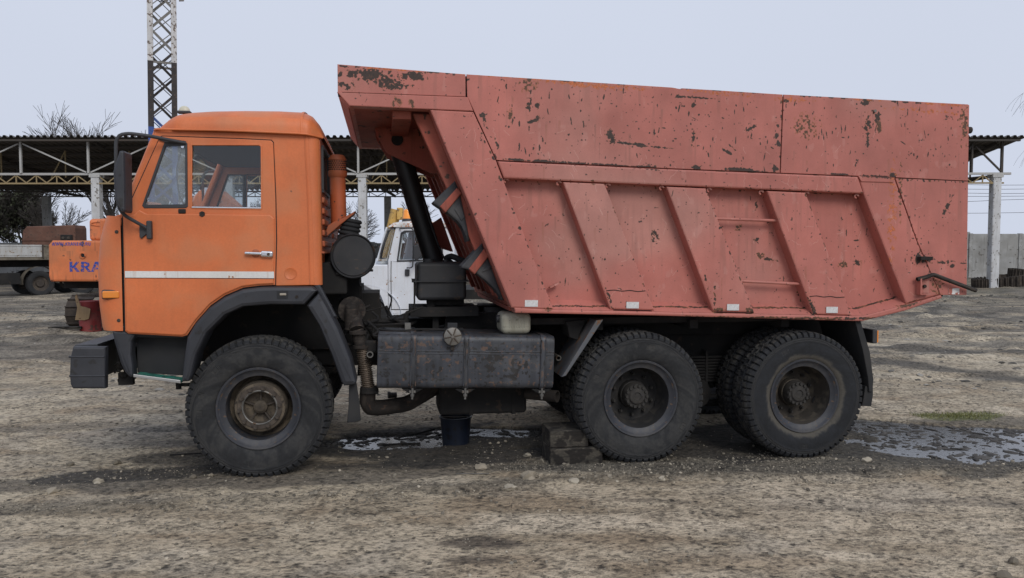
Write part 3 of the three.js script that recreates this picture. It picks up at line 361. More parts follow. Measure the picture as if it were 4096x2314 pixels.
function wheel(x, y, z, kind, turn = 0, side = 1) {
  const w = sub('wheel', truck); w.position.set(x, y, z); w.rotation.y = side < 0 ? Math.PI : turn; 
  const add = (n, g, m) => obj(n, g, m, w);
  const t = add('tyre', tyreG, kind === 'front' ? M.tyreFront : kind === 'mid' ? M.tyreMid : M.tyreRear); t.rotation.z = kind === 'rear' ? 0.7 : kind === 'mid' ? 0.25 : 0;
  add('rim', rimG, M.rimBlack);
  if (kind === 'front') {
    add('wheel_disc', frontDisc, M.rimDust); add('hub_ring', frontRing, M.steel);
    add('hub_plate', boxUV(lathe([[0.162, 0.0785], [0.158, 0.083], [0.130, 0.083], [0.128, 0.079]], 48), 3), M.hub);
    for (let k = 0; k < 5; k++) { const s = add('hub_web', box(0.07, 0.012, 0.03, 0.085, 0, 0.026), M.hub); s.rotation.z = k * Math.PI * 2 / 5 + 0.3; }
    for (let k = 0; k < 10; k++) { const a = k * Math.PI / 5 + 0.12, n = add('lug_nut', nutG, M.hub); n.position.set(Math.cos(a) * 0.146, Math.sin(a) * 0.146, 0.082); }
  } else {
    add('wheel_disc', rearDisc, kind === 'mid' ? M.discDark : M.discDust); add('hub', rearHub, M.hubDark);
    for (let k = 0; k < 10; k++) { const a = k * Math.PI / 5 + 0.3, n = add('lug_nut', nutG, M.hubDark); n.position.set(Math.cos(a) * 0.165, Math.sin(a) * 0.165, -0.102); }
    for (let k = 0; k < 14; k++) { const a = k * Math.PI / 7, n = add('hub_bolt', boltG, M.hubDark); n.position.set(Math.cos(a) * 0.083, Math.sin(a) * 0.083, 0.019); }
    for (let k = 0; k < 5; k++) { const a = k * Math.PI * 2 / 5 + 0.9, n = add('hand_hole', cyl(0.026, 0.026, 0.006, 14, 'z'), M.dark); n.position.set(Math.cos(a) * 0.214, Math.sin(a) * 0.214, -0.078); n.rotation.z = a; n.rotation.y = 0; n.scale.set(0.55, 1.2, 1); }
  }
  return w;
}
wheel(0, 0.513, 1.02, 'front', -0.03);
wheel(0, 0.513, -1.02, 'front', 0, -1);
for (const [x, y, k] of [[2.895, 0.506, 'mid'], [4.285, 0.486, 'rear']]) {
  wheel(x, y, 1.055, k); wheel(x, y, -1.055, k, 0, -1);
  for (const z of [0.72, -0.72]) { const iw = sub('inner_wheel', truck); iw.position.set(x, y, z); obj('tyre', tyreG, M.tyreRear, iw); obj('rim', rimG, M.rimBlack, iw); }
}
// ---------------------------------------------------------------- cab
M.cab = std({ map: paint([203, 110, 62], [96, 60, 40], { chips: -0.3, runs: 0.12, seed: 83, cloud: 0.09, dust: [184, 126, 92], dusty: 0.35, size: 512 }), roughness: 0.5 });
M.cabBack = std({ map: paint([168, 84, 48], [78, 52, 40], { chips: 0.2, runs: 0.5, seed: 89, cloud: 0.16, dust: [120, 90, 70], dusty: 0.3 }), roughness: 0.6 });
M.plastic = std({ map: paint([45, 47, 53], [30, 29, 30], { chips: 0.5, runs: 0.25, seed: 97, cloud: 0.18, dust: [78, 77, 78], dusty: 0.25 }), roughness: 0.58 });
M.plasticDark = std({ map: paint([35, 36, 39], [26, 25, 25], { chips: 0.3, runs: 0.5, seed: 101, cloud: 0.2, dust: [64, 62, 60], dusty: 0.3 }), roughness: 0.75 });
M.glass = new THREE.MeshPhysicalMaterial({ color: lin(0.93, 0.95, 0.95), transmission: 1, thickness: 0, roughness: 0.03, ior: 1.5 });
M.dusty = new THREE.MeshPhysicalMaterial({ color: lin(0.74, 0.78, 0.80), transmission: 0.86, thickness: 0, roughness: 0.05, ior: 1.5 });
M.amber = new THREE.MeshPhysicalMaterial({ color: lin(0.75, 0.24, 0.03), roughness: 0.25, clearcoat: 0.6 });
M.trim = std({ color: lin(0.035, 0.036, 0.04), roughness: 0.6 });
M.inside = std({ color: lin(0.055, 0.056, 0.06), roughness: 0.9 });
M.stripe = std({ map: paint([214, 213, 210], [150, 100, 70], { chips: 0.1, seed: 103, cloud: 0.05, dusty: 0.2, dust: [196, 190, 176] }), roughness: 0.45 });
const cab = sub('cab', truck);
const arch = [[-0.488, 1.062], [-0.424, 1.158], [-0.323, 1.274], [-0.223, 1.345], [-0.097, 1.400], [0.02, 1.414]];
const doorLine = [[-0.902, 1.905], [-0.905, 1.098], [-0.885, 1.080], [-0.52, 1.052], ...arch, [0.126, 1.418], [0.137, 1.75], [0.137, 2.041], [0.127, 2.445], [0.112, 2.462], [-0.10, 2.468], [-0.628, 2.474], [-0.645, 2.466], [-0.842, 2.026]];
const winHole = [[-0.432, 2.418], [0.030, 2.428], [0.044, 2.415], [0.039, 1.980], [0.028, 1.968], [-0.430, 1.972], [-0.442, 1.985]];
const quarterHole = [[-0.612, 2.424], [-0.478, 2.430], [-0.465, 2.418], [-0.470, 1.990], [-0.482, 1.979], [-0.752, 1.974], [-0.765, 1.992]];
const grow = (pts, d) => { const cx = pts.reduce((a, p) => a + p[0], 0) / pts.length, cy = pts.reduce((a, p) => a + p[1], 0) / pts.length; return pts.map(([x, y]) => { const l = Math.hypot(x - cx, y - cy); return [cx + (x - cx) * (1 + d / l), cy + (y - cy) * (1 + d / l)]; }); };
const cabUV = (g) => boxUV(g, 0.9);
{
  const opening = [[-0.615, 2.43], [0.05, 2.435], [0.05, 1.962], [-0.775, 1.968]];
  const sideLine = [[-0.672, 2.522], [0.375, 2.513], [0.392, 2.04], [0.400, 1.68], [0.404, 1.414], [0.13, 1.412], ...arch.slice().reverse(), [-0.52, 1.056], [-0.885, 1.088], [-0.912, 1.10], [-0.909, 1.925], [-0.862, 2.03]];
  const side = cabUV(plate(sideLine, 1.095, 1.140, 0.006, [opening]));
  obj('side_panel', side, M.cab, cab); obj('side_panel', mirrorZ(side), M.cab, cab);
  obj('seam', tube([[0.348, 2.50, 1.142], [0.364, 2.04, 1.142], [0.368, 1.68, 1.142], [0.372, 1.42, 1.142]], 0.004, 20, 6), M.cab, cab);
  obj('round_cover', boxUV(lathe([[0.044, 0], [0.042, 0.004], [0.038, 0.002], [0.0005, 0.002]], 32).translate(0.235, 1.50, 1.1405), 1), M.cab, cab);
  // rounded rear corner and back wall with two windows and pressed ribs
  for (const s of [1, -1]) {
    const c = surface(10, 6, (u, v) => [0.392 + 0.055 * Math.sin(u * 1.5708) - 0.02 * v * (1 - u) + 0.012 * (1 - v), 1.415 + v * 1.095, s * (1.082 + 0.055 * Math.cos(u * 1.5708))]);
    obj('corner_panel', cabUV(c), M.cab, cab);
  }
  const back = new THREE.ExtrudeGeometry(poly([[-1.085, 1.66], [1.085, 1.66], [1.085, 2.50], [-1.085, 2.50]], [[[0.30, 2.12], [0.30, 2.44], [0.98, 2.44], [0.98, 2.12]], [[-0.98, 2.12], [-0.98, 2.44], [-0.30, 2.44], [-0.30, 2.12]]]), { depth: 0.03, bevelEnabled: false });
  back.rotateY(-Math.PI / 2); back.translate(0.452, 0, 0); obj('back_wall', cabUV(back), M.cabBack, cab);
  for (let k = 0; k < 5; k++) for (const z of [0.55, -0.55]) obj('pressed_rib', cabUV(new RoundedBoxGeometry(0.03, 0.045, 0.84, 2, 0.012).translate(0.456, 1.72 + k * 0.082, z)), M.cabBack, cab);
  obj('wall_flange', cabUV(box(0.07, 0.014, 2.2, 0.44, 1.655, 0)), M.cabBack, cab);
  for (const s of [1, -1]) { const p = obj('rear_window', box(0.005, 0.33, 0.69, 0.440, 2.28, s * 0.64), M.glass, cab); obj('window_frame', [box(0.024, 0.02, 0.70, 0.456, 2.445, s * 0.64), box(0.024, 0.02, 0.70, 0.456, 2.115, s * 0.64), box(0.024, 0.31, 0.02, 0.456, 2.28, s * 0.985), box(0.024, 0.31, 0.02, 0.456, 2.28, s * 0.295)], M.trim, cab); }
  // raised roof
  const P = [[-0.69, 2.522], [-0.676, 2.556], [-0.645, 2.603], [-0.604, 2.645], [-0.543, 2.678], [-0.45, 2.697], [-0.317, 2.712], [-0.088, 2.724], [0.15, 2.729], [0.326, 2.724], [0.385, 2.695], [0.425, 2.645], [0.455, 2.58], [0.478, 2.500]];
  const top = (x) => { for (let i = 1; i < P.length; i++) if (x <= P[i][0]) return mix(P[i - 1][1], P[i][1], (x - P[i - 1][0]) / (P[i][0] - P[i - 1][0])); return 2.5; };
  const xs = []; for (let i = 1; i < P.length; i++) for (let k = 0; k < 4; k++) xs.push(mix(P[i - 1][0], P[i][0], k / 4)); xs.push(0.478);
  const roof = surface(xs.length - 1, 44, (u, v) => {
    const x = xs[Math.round(u * (xs.length - 1))], a = v * Math.PI, c = Math.cos(a), s = Math.sin(a), yb = x < 0.32 ? mix(2.520, 2.514, S(-0.6, 0.32, x)) : mix(2.514, 2.50, S(0.32, 0.48, x)), hw = 1.168 - 0.10 * (1 - S(-0.69, -0.50, x)) - 0.09 * S(0.36, 0.478, x);
    let z = hw * Math.sign(c) * Math.abs(c) ** 0.36, y = yb + Math.max(0.001, top(x) - yb) * Math.abs(s) ** 0.62; const cr = (y - 2.63) / 0.012; if (Math.abs(c) > 0.3) z += Math.sign(c) * 0.006 * (1 - S(-1, 1, cr)); return [x, y, z];
  });
  obj('roof', cabUV(toCreasedNormals(roof, 0.9)), M.cab, cab);
  obj('roof_seam', cabUV(surface(3, 44, (u, v) => { const a = v * Math.PI, c = Math.cos(a), s = Math.sin(a), x = 0.316 + 0.022 * u, e = 0.004 * Math.sin(u * Math.PI); return [x, 2.512 + (0.214 + e) * Math.abs(s) ** 0.62, (1.173 + e) * Math.sign(c) * Math.abs(c) ** 0.36]; })), M.cab, cab);
  for (const s of [1, -1]) obj('gutter', cabUV(tube([[-0.69, 2.520, s * 1.10], [-0.64, 2.521, s * 1.165], [-0.17, 2.522, s * 1.176], [0.32, 2.512, s * 1.174], [0.40, 2.505, s * 1.15], [0.47, 2.498, s * 1.08]], 0.009, 40, 6)), M.cab, cab);
  obj('roof_liner', box(1.04, 0.02, 2.16, -0.11, 2.50, 0), M.inside, cab);
  // marker lamp on the roof
  obj('roof_lamp_base', box(0.095, 0.018, 0.06, -0.545, 2.693, 0.86, 0.005), M.trim, cab);
  obj('roof_lamp', merge([new THREE.SphereGeometry(0.036, 16, 8, 0, Math.PI * 2, 0, Math.PI / 2).scale(1.15, 1.15, 0.7).translate(-0.545, 2.70, 0.86)]), std({ color: lin(0.55, 0.53, 0.42), roughness: 0.4 }), cab);
  // windscreen, pillars, front
  const sw = (z0, z1) => { const g = new THREE.BufferGeometry(); g.setAttribute('position', new THREE.Float32BufferAttribute([-0.905, 1.95, z0, -0.905, 1.95, z1, -0.675, 2.49, z1, -0.675, 2.49, z0], 3)); g.setIndex([0, 1, 2, 0, 2, 3]); g.computeVertexNormals(); return g; };
  obj('windscreen', plain(sw(-1.04, 1.04)), M.glass, cab);
  for (const z of [1.085, -1.085]) obj('pillar', cabUV(rod([-0.905, 1.93, z], [-0.668, 2.51, z], 0.034, 0.034, 10)), M.cab, cab);
  obj('front_wall', cabUV(box(0.05, 0.80, 2.0, -1.085, 1.50, 0, 0.02)), M.cab, cab);
  obj('cowl', cabUV(plate([[-1.07, 1.885], [-0.90, 1.945], [-0.88, 1.92], [-0.90, 1.86], [-1.06, 1.80]], -1.06, 1.06, 0.01)), M.cab, cab);
  obj('cab_floor', box(1.5, 0.05, 2.1, -0.33, 1.455, 0), M.grime, cab);
  // corner fairing ahead of the door
  for (const s of [1, -1]) {
    const fx = (y) => { const q = [[1.10, -1.092], [1.12, -1.098], [1.28, -1.116], [1.53, -1.119], [1.75, -1.098], [1.885, -1.062], [1.905, -1.05]]; for (let i = 1; i < q.length; i++) if (y <= q[i][0]) return mix(q[i - 1][1], q[i][1], (y - q[i - 1][0]) / (q[i][0] - q[i - 1][0])); return -1.05; };
    const g = surface(24, 24, (u, v) => {
      const y = mix(1.10, 1.905, v), f = fx(y), w = -0.918 - f, yt = v > 0.96 ? y + 0.018 * Math.sin(Math.min(1, u / 0.5) * 1.57) * (u < 0.5 ? (1 - u) : 0.5) : y;
      if (u < 0.5) { const a = u / 0.5 * 1.5708; return [f + w * (1 - Math.sin(a)) , yt, s * (1.153 - 0.16 * (1 - Math.cos(a)) )]; }
      return [f, yt, s * mix(0.993, 0.7, (u - 0.5) * 2)];
    });
    const fp = obj('front_panel', cabUV(g), M.cab, cab);
    if (s > 0) {
      for (const y of [1.80, 1.175]) obj('screw', boxUV(lathe([[0.013, -0.004], [0.012, 0.004], [0.007, 0.004], [0.005, 0.008], [0.0005, 0.008]], 16).translate(-0.945, y, 1.152)), M.hub, cab);
      obj('signal_housing', cabUV(new RoundedBoxGeometry(0.128, 0.068, 0.05, 3, 0.012).translate(-0.993, 1.358, 1.125)), M.trim, cab);
      obj('turn_signal', new RoundedBoxGeometry(0.112, 0.052, 0.03, 3, 0.010).translate(-0.993, 1.358, 1.147), M.amber, cab);
    }
  }
  obj('jamb', box(0.012, 0.80, 0.06, -0.911, 1.50, 1.105), M.dark, cab);
}
// doors
for (const s of [1, -1]) {
  const door = sub('door', truck), put = (n, g, m) => obj(n, s > 0 ? g : mirrorZ(g), m, door);
  put('door_seal', plate(grow(doorLine, 0.007), 1.118, 1.1435, 0.001, [grow(winHole, 0.004), grow(quarterHole, 0.004)]), M.dark);
  put('door_panel', cabUV(plate(doorLine, 1.128, 1.151, 0.006, [winHole, quarterHole])), M.cab);
  put('door_skin', cabUV(plate([[-0.892, 1.905], [-0.895, 1.102], [-0.875, 1.088], [-0.522, 1.062], ...arch.map(([x, y]) => [x - 0.006, y + 0.010]), [0.117, 1.428], [0.128, 1.75], [0.128, 1.90], [0.10, 1.926], [-0.40, 1.929], [-0.74, 1.928], [-0.79, 1.955], [-0.82, 1.925]], 1.146, 1.163, 0.012)), M.cab);
  put('window_frame', cabUV(plate(grow(winHole, 0.010), 1.140, 1.155, 0.003, [winHole])), M.cab);
  put('door_window', plate(winHole, 1.132, 1.136, 0), M.glass);
  put('quarter_rubber', plate(grow(quarterHole, 0.010), 1.138, 1.156, 0.004, [grow(quarterHole, -0.016)]), M.trim);
  put('quarter_window', plate(quarterHole, 1.134, 1.138, 0), M.dusty);
  put('sill_strip', rod([-0.438, 1.976, 1.150], [0.036, 1.974, 1.150], 0.0075), M.chrome);
  put('white_stripe', plate([[-0.893, 1.478], [-0.893, 1.524], [0.122, 1.516], [0.122, 1.468]], 1.1635, 1.1655, 0), M.stripe);
  put('stripe_edge', plate([[-0.893, 1.4765], [0.122, 1.4665], [0.122, 1.4635], [-0.893, 1.4735]], 1.1635, 1.1645, 0), M.dark);
  put('handle_recess', boxUV(new THREE.SphereGeometry(0.05, 16, 8).scale(0.62, 0.62, 0.08).translate(-0.005, 1.648, 1.1625)), M.cabBack);
  put('door_handle', merge([new RoundedBoxGeometry(0.12, 0.022, 0.024, 3, 0.009).rotateZ(-0.05).translate(-0.018, 1.648, 1.188), new RoundedBoxGeometry(0.090, 0.048, 0.032, 4, 0.015).rotateZ(-0.05).translate(0.076, 1.643, 1.178)]), M.chrome);
  put('lock', cyl(0.011, 0.011, 0.006, 12, 'z', 0.088, 1.642, 1.194), M.hub);
  put('mirror_bracket', merge([plate([[-0.787, 1.765], [-0.775, 1.752], [-0.735, 1.790], [-0.735, 1.845], [-0.787, 1.845]], 1.163, 1.180, 0.004), new RoundedBoxGeometry(0.034, 0.13, 0.045, 3, 0.010).translate(-0.716, 1.813, 1.19)]), M.trim);
  put('broken_lug', box(0.05, 0.032, 0.02, -0.505, 1.948, 1.152, 0.006), M.rustpipe);
  put('plug', cyl(0.020, 0.022, 0.006, 6, 'z', -0.368, 1.928, 1.165), M.rustpipe);
  if (s > 0) for (const [x, y] of [[-0.74, 2.035], [-0.495, 2.405]]) put('window_screw', cyl(0.011, 0.012, 0.012, 12, 'z', x, y, 1.142), M.chrome);
}
// mirrors on their hoops
for (const s of [1, -1]) {
  const m = sub('mirror', truck), f = (g) => s > 0 ? g : mirrorZ(g);
  obj('mirror_arm', f(tube([[-0.47, 2.43, 1.155], [-0.56, 2.442, 1.19], [-0.68, 2.458, 1.26], [-0.80, 2.468, 1.29], [-0.862, 2.455, 1.30], [-0.888, 2.40, 1.30], [-0.890, 2.20, 1.30], [-0.886, 2.02, 1.30], [-0.876, 1.95, 1.29], [-0.845, 1.905, 1.27], [-0.76, 1.845, 1.21], [-0.714, 1.815, 1.19]], 0.0125, 60, 8)), M.trim, m);
  obj('arm_plate', f(plate([[-0.66, 2.452], [-0.48, 2.445], [-0.48, 2.422], [-0.60, 2.428]], 1.150, 1.166, 0.004)), M.trim, m);
  obj('mirror_head', f(plate([[-0.835, 2.335], [-0.812, 2.338], [-0.803, 2.325], [-0.806, 1.94], [-0.815, 1.925], [-0.832, 1.930], [-0.872, 2.012], [-0.878, 2.197]], 1.235, 1.42, 0.02)), M.plastic, m);
  obj('mirror_glass', f(box(0.045, 0.34, 0.004, -0.838, 2.13, 1.234)), M.chrome, m);
}
// inside the cab
{
  const seat = (z) => { const g = sub('seat', truck); obj('cushion', new RoundedBoxGeometry(0.50, 0.14, 0.52, 3, 0.04).translate(-0.04, 1.66, z), M.inside, g); obj('backrest', new RoundedBoxGeometry(0.13, 0.42, 0.50, 3, 0.04).rotateZ(-0.12).translate(0.24, 1.82, z), M.inside, g); };
  seat(0.55); seat(-0.55);
  const st = sub('steering_wheel', truck); st.position.set(-0.56, 1.86, 0.56); st.rotation.set(0, 0, 0.62);
  obj('wheel_rim', new THREE.TorusGeometry(0.235, 0.016, 10, 40).rotateX(Math.PI / 2), M.trim, st); obj('spoke', [box(0.44, 0.02, 0.05), cyl(0.05, 0.06, 0.05, 16)], M.trim, st); obj('column', cyl(0.03, 0.03, 0.5, 12, 'y', 0, -0.25, 0), M.trim, st);
  obj('dashboard', new RoundedBoxGeometry(0.30, 0.22, 2.0, 3, 0.04).translate(-0.82, 1.86, 0), M.inside, truck);
  obj('cable', tube([[-0.52, 2.41, 1.06], [-0.56, 2.25, 1.05], [-0.55, 2.08, 1.04], [-0.50, 1.97, 1.04]], 0.005, 24, 6), M.dark, truck);
}
// ---------------------------------------------------------------- fenders, step, bumper
for (const s of [1, -1]) {
  const f = (g) => s > 0 ? g : mirrorZ(g), fe = sub('fender', truck);
  const outer = [[-0.519, 0.735], [-0.500, 0.90], [-0.476, 1.050], [-0.420, 1.148], [-0.318, 1.264], [-0.218, 1.336], [-0.092, 1.391], [0.03, 1.406], [0.133, 1.408], [0.395, 1.406], [0.430, 1.378]], inner = [[0.335, 1.276], [0.097, 1.280], [-0.091, 1.266], [-0.216, 1.208], [-0.342, 1.081], [-0.417, 0.926], [-0.452, 0.775], [-0.470, 0.738]];
  obj('fender_arch', f(boxUV(plate([...outer, ...inner], 0.94, 1.218, 0.026), 0.8)), M.plastic, fe);
  obj('fender_rear', f(boxUV(plate([[0.440, 1.366], [0.50, 1.26], [0.578, 1.100], [0.667, 0.865], [0.703, 0.70], [0.690, 0.678], [0.613, 0.672], [0.593, 0.700], [0.524, 0.906], [0.437, 1.121], [0.352, 1.268]], 0.94, 1.212, 0.034), 0.8)), M.plastic, fe);
  obj('fender_bracket', f(boxUV(plate([[0.385, 1.55], [0.405, 1.555], [0.43, 1.44], [0.56, 1.18], [0.53, 1.17], [0.40, 1.40]], 1.06, 1.13, 0.012))), M.plastic, fe);
  obj('mud_flap', f(boxUV(plate([[0.645, 0.68], [0.700, 0.68], [0.722, 0.52], [0.728, 0.395], [0.690, 0.385], [0.628, 0.385], [0.640, 0.52]], 1.10, 1.125, 0.006))), M.rubber, fe);
  obj('marker_plate', f(box(0.075, 0.055, 0.012, 0.185, 1.352, 1.217)), M.plasticDark, fe); obj('marker_lens', f(box(0.045, 0.016, 0.008, 0.19, 1.354, 1.226, 0.003)), std({ color: lin(0.34, 0.30, 0.24), roughness: 0.4 }), fe);
  obj('fender_bolt', f(cyl(0.012, 0.012, 0.012, 8, 'z', 0.285, 1.335, 1.218)), M.rustpipe, fe);
  obj('wheel_liner', f(boxUV(plate([[-0.55, 0.86], [0.60, 0.86], [0.60, 1.20], [0.45, 1.44], [-0.55, 1.44]], 0.46, 0.48, 0.002))), M.grime, fe);
  const sk = sub('step_panel', truck);
  obj('fairing', f(boxUV(plate([[-1.000, 1.105], [-0.985, 1.02], [-0.945, 0.86], [-0.918, 0.80], [-0.885, 0.765], [-0.862, 0.770], [-0.862, 0.84], [-0.872, 0.93], [-0.868, 1.02], [-0.83, 1.09]], 1.02, 1.142, 0.022))), M.plastic, sk);
  obj('recess', f(boxUV(plate([[-0.88, 1.09], [-0.88, 0.775], [-0.50, 0.74], [-0.46, 1.09]], 0.95, 0.98, 0.004))), M.plasticDark, sk);
  obj('header', f(boxUV(plate([[-0.90, 1.092], [-0.90, 1.05], [-0.46, 1.03], [-0.46, 1.075]], 0.95, 1.11, 0.01))), M.plasticDark, sk);
  const stp = f(boxUV(plate([[-0.858, 0.768], [-0.858, 0.790], [-0.540, 0.738], [-0.540, 0.714]], 1.135, 1.150, 0.004)));
  obj('step_edge', stp, std({ color: lin(0.42, 0.42, 0.41), roughness: 0.42, metalness: 0.7 }), sk);
  obj('tread_mat', f(boxUV(plate([[-0.855, 0.768], [-0.855, 0.782], [-0.540, 0.730], [-0.540, 0.716]], 0.985, 1.136, 0.002), 4)), std({ map: paint([34, 112, 98], [22, 52, 48], { chips: 1.2, seed: 107, cloud: 0.2, dust: [90, 120, 106], dusty: 0.3 }), roughness: 0.85 }), sk);
  obj('step_hanger', f(merge([rod([-0.585, 0.73, 1.03], [-0.585, 0.655, 1.02], 0.02), rod([-0.46, 0.68, 1.0], [-0.60, 0.685, 1.02], 0.014), rod([-0.90, 0.775, 1.05], [-0.87, 0.745, 1.05], 0.012)])), M.grime, sk);
}
{
  const bu = sub('bumper', truck), prof = (k) => [[-1.235, 0.998], [-1.255, 0.92], [-1.262, 0.80], [-1.258, 0.735], [-1.245, 0.705], [-1.032, 0.699], [-1.024, 0.992]];
  for (const s of [1, -1]) { const e = boxUV(plate(prof(), 1.12, 1.2, 0.014)); obj('bumper_end', s > 0 ? e : mirrorZ(e), M.plastic, bu); for (const y of [0.925, 0.790]) { const g = rod([-1.262, y + 0.004, 1.195], [-1.03, y, 1.195], 0.0085, 0.0085, 8); obj('bumper_rib', s > 0 ? g : mirrorZ(g), M.plastic, bu); } }
  obj('bumper_face', boxUV(plate([[-1.255, 0.996], [-1.275, 0.92], [-1.280, 0.80], [-1.270, 0.71], [-1.20, 0.71], [-1.20, 0.99]], -1.13, 1.13, 0.012)), M.plastic, bu);
  obj('bumper_top', boxUV(plate([[-1.25, 1.002], [-1.10, 1.006], [-1.10, 0.99], [-1.25, 0.988]], -1.12, 1.12, 0.004)), M.plastic, bu);
  obj('tow_hook', tube([[-1.03, 0.705, 0.92], [-0.98, 0.72, 0.92], [-0.94, 0.76, 0.92], [-0.93, 0.86, 0.92]], 0.018, 20, 8), M.grime, bu);
  for (const g of [box(0.10, 0.09, 0.05, -0.955, 0.735, 0.98), box(0.30, 0.16, 0.08, -0.98, 0.86, 0.55), box(0.30, 0.16, 0.08, -0.98, 0.86, -0.55)]) obj('bumper_bracket', g, M.grime, bu);
  const wires = []; const R = rng(12); for (let k = 0; k < 7; k++) { const y = 0.78 + 0.2 * R(), z = 0.75 + 0.3 * R(); wires.push(tube([[-1.02, y, z], [-0.99 + 0.04 * R(), y + 0.05 * R(), z + 0.05], [-0.96, y - 0.05 * R(), z], [-0.92, y + 0.02, z - 0.05]], 0.007, 12, 6)); }
  obj('wiring', wires, M.grime, bu);
  obj('headlamp_box', [new RoundedBoxGeometry(0.14, 0.17, 0.22, 3, 0.02).translate(-0.98, 0.87, 0.80)], M.grime, bu);
}
// ---------------------------------------------------------------- chassis
{
  const ch = sub('chassis', truck);
  for (const s of [1, -1]) { obj('frame_rail', boxUV(plate([[-0.98, 0.96], [0.5, 0.965], [1.4, 0.965], [4.9, 0.895], [4.9, 0.68], [1.4, 0.70], [0.4, 0.72], [-0.98, 0.80]], s * 0.40 - 0.035, s * 0.40 + 0.035, 0.004)), M.grime, ch); obj('subframe_rail', boxUV(plate([[1.43, 1.152], [4.72, 1.09], [4.95, 1.02], [4.95, 0.90], [1.40, 0.968]], s * 0.45 - 0.04, s * 0.45 + 0.04, 0.004)), M.grime, ch); }
  for (const x of [-0.7, 0.7, 1.9, 2.4, 3.6, 4.85]) obj('cross_member', box(0.1, 0.16, 0.76, x, 0.84, 0), M.grime, ch);
  obj('body_bearer', [box(3.0, 0.05, 1.9, 3.35, 1.105, 0)], M.grime, ch);
  for (const x of [1.95, 2.6, 3.4, 4.2]) obj('outrigger', [box(0.07, 0.07, 2.0, x, 1.07, 0)], M.grime, ch);
  for (const [x, y] of [[0, 0.513], [2.895, 0.506], [4.285, 0.486]]) { obj('axle', [cyl(0.075, 0.075, 1.5, 14, 'z', x, y, 0)], M.grime, ch); if (x) obj('differential', [new THREE.SphereGeometry(0.23, 20, 12).scale(1, 1, 0.8).translate(x, y, 0), cyl(0.13, 0.15, 0.3, 16, 'x', x + 0.25, y, 0)], M.grime, ch); }
  for (const s of [1, -1]) {
    for (let k = 0; k < 9; k++) { const L = 1.36 - k * 0.10; obj('spring_leaf', [box(L, 0.017, 0.08, 3.59, 0.735 - k * 0.026, s * 0.52)], M.grime, ch); }
    obj('spring_clamp', [box(0.022, 0.30, 0.10, 3.52, 0.64, s * 0.52), box(0.022, 0.30, 0.10, 3.70, 0.64, s * 0.52)], M.grime, ch);
    obj('balancer', [cyl(0.13, 0.13, 0.14, 20, 'z', 3.60, 0.42, s * 0.52), cyl(0.085, 0.085, 0.17, 20, 'z', 3.60, 0.42, s * 0.53)], M.grime, ch);
    obj('torque_rod', rod([2.95, 0.32, s * 0.45], [4.2, 0.30, s * 0.45], 0.03), M.grime, ch);
    for (let k = 0; k < 7; k++) obj('front_spring_leaf', [box(1.3 - k * 0.13, 0.014, 0.08, 0, 0.70 - k * 0.016, s * 0.42)], M.grime, ch);
  }
  obj('prop_shaft', [rod([1.0, 0.72, 0], [2.7, 0.52, 0], 0.055, 0.055, 14), rod([3.1, 0.5, 0], [4.1, 0.49, 0], 0.05, 0.05, 14)], M.grime, ch);
  obj('drop_bracket', boxUV(plate([[2.33, 1.105], [2.50, 1.12], [2.44, 1.00], [2.43, 0.955], [2.36, 0.98], [2.345, 1.06]], 0.75, 1.0, 0.006)), M.grime, ch);
  // broad mud guard strip slanting ahead of the middle wheels
  obj('mud_guard', boxUV(plate([[2.535, 1.125], [2.592, 1.132], [2.296, 0.700], [2.262, 0.690]], 0.70, 1.16, 0.005)), std({ map: paint([82, 84, 88], [104, 74, 52], { chips: 0.9, runs: 0.8, seed: 127, cloud: 0.2, dusty: 0.3 }), roughness: 0.7 }), ch);
  obj('frame_tube', boxUV(lathe([[0.016, 0], [0.021, 0.004], [0.021, 0.3], [0.016, 0.3], [0.016, 0]], 20).translate(2.295, 0.802, 0.60)), M.steel, ch);
  obj('rear_guard', [boxUV(plate([[4.72, 1.10], [4.775, 1.09], [4.865, 0.83], [4.902, 0.60], [4.895, 0.50], [4.865, 0.50], [4.85, 0.62], [4.80, 0.84]], 0.60, 1.17, 0.006))], M.rubber, ch);
  obj('rear_mud_flap', [boxUV(plate([[4.842, 0.545], [4.912, 0.545], [4.915, 0.47], [4.900, 0.375], [4.815, 0.380], [4.83, 0.46]], 0.60, 1.15, 0.006))], M.rubber, ch);
  obj('tail_lamp', [new RoundedBoxGeometry(0.045, 0.115, 0.20, 2, 0.01).translate(4.955, 0.95, 1.0)], M.trim, ch); obj('tail_lens', [box(0.016, 0.10, 0.17, 4.986, 0.95, 1.0)], M.amber, ch);
}
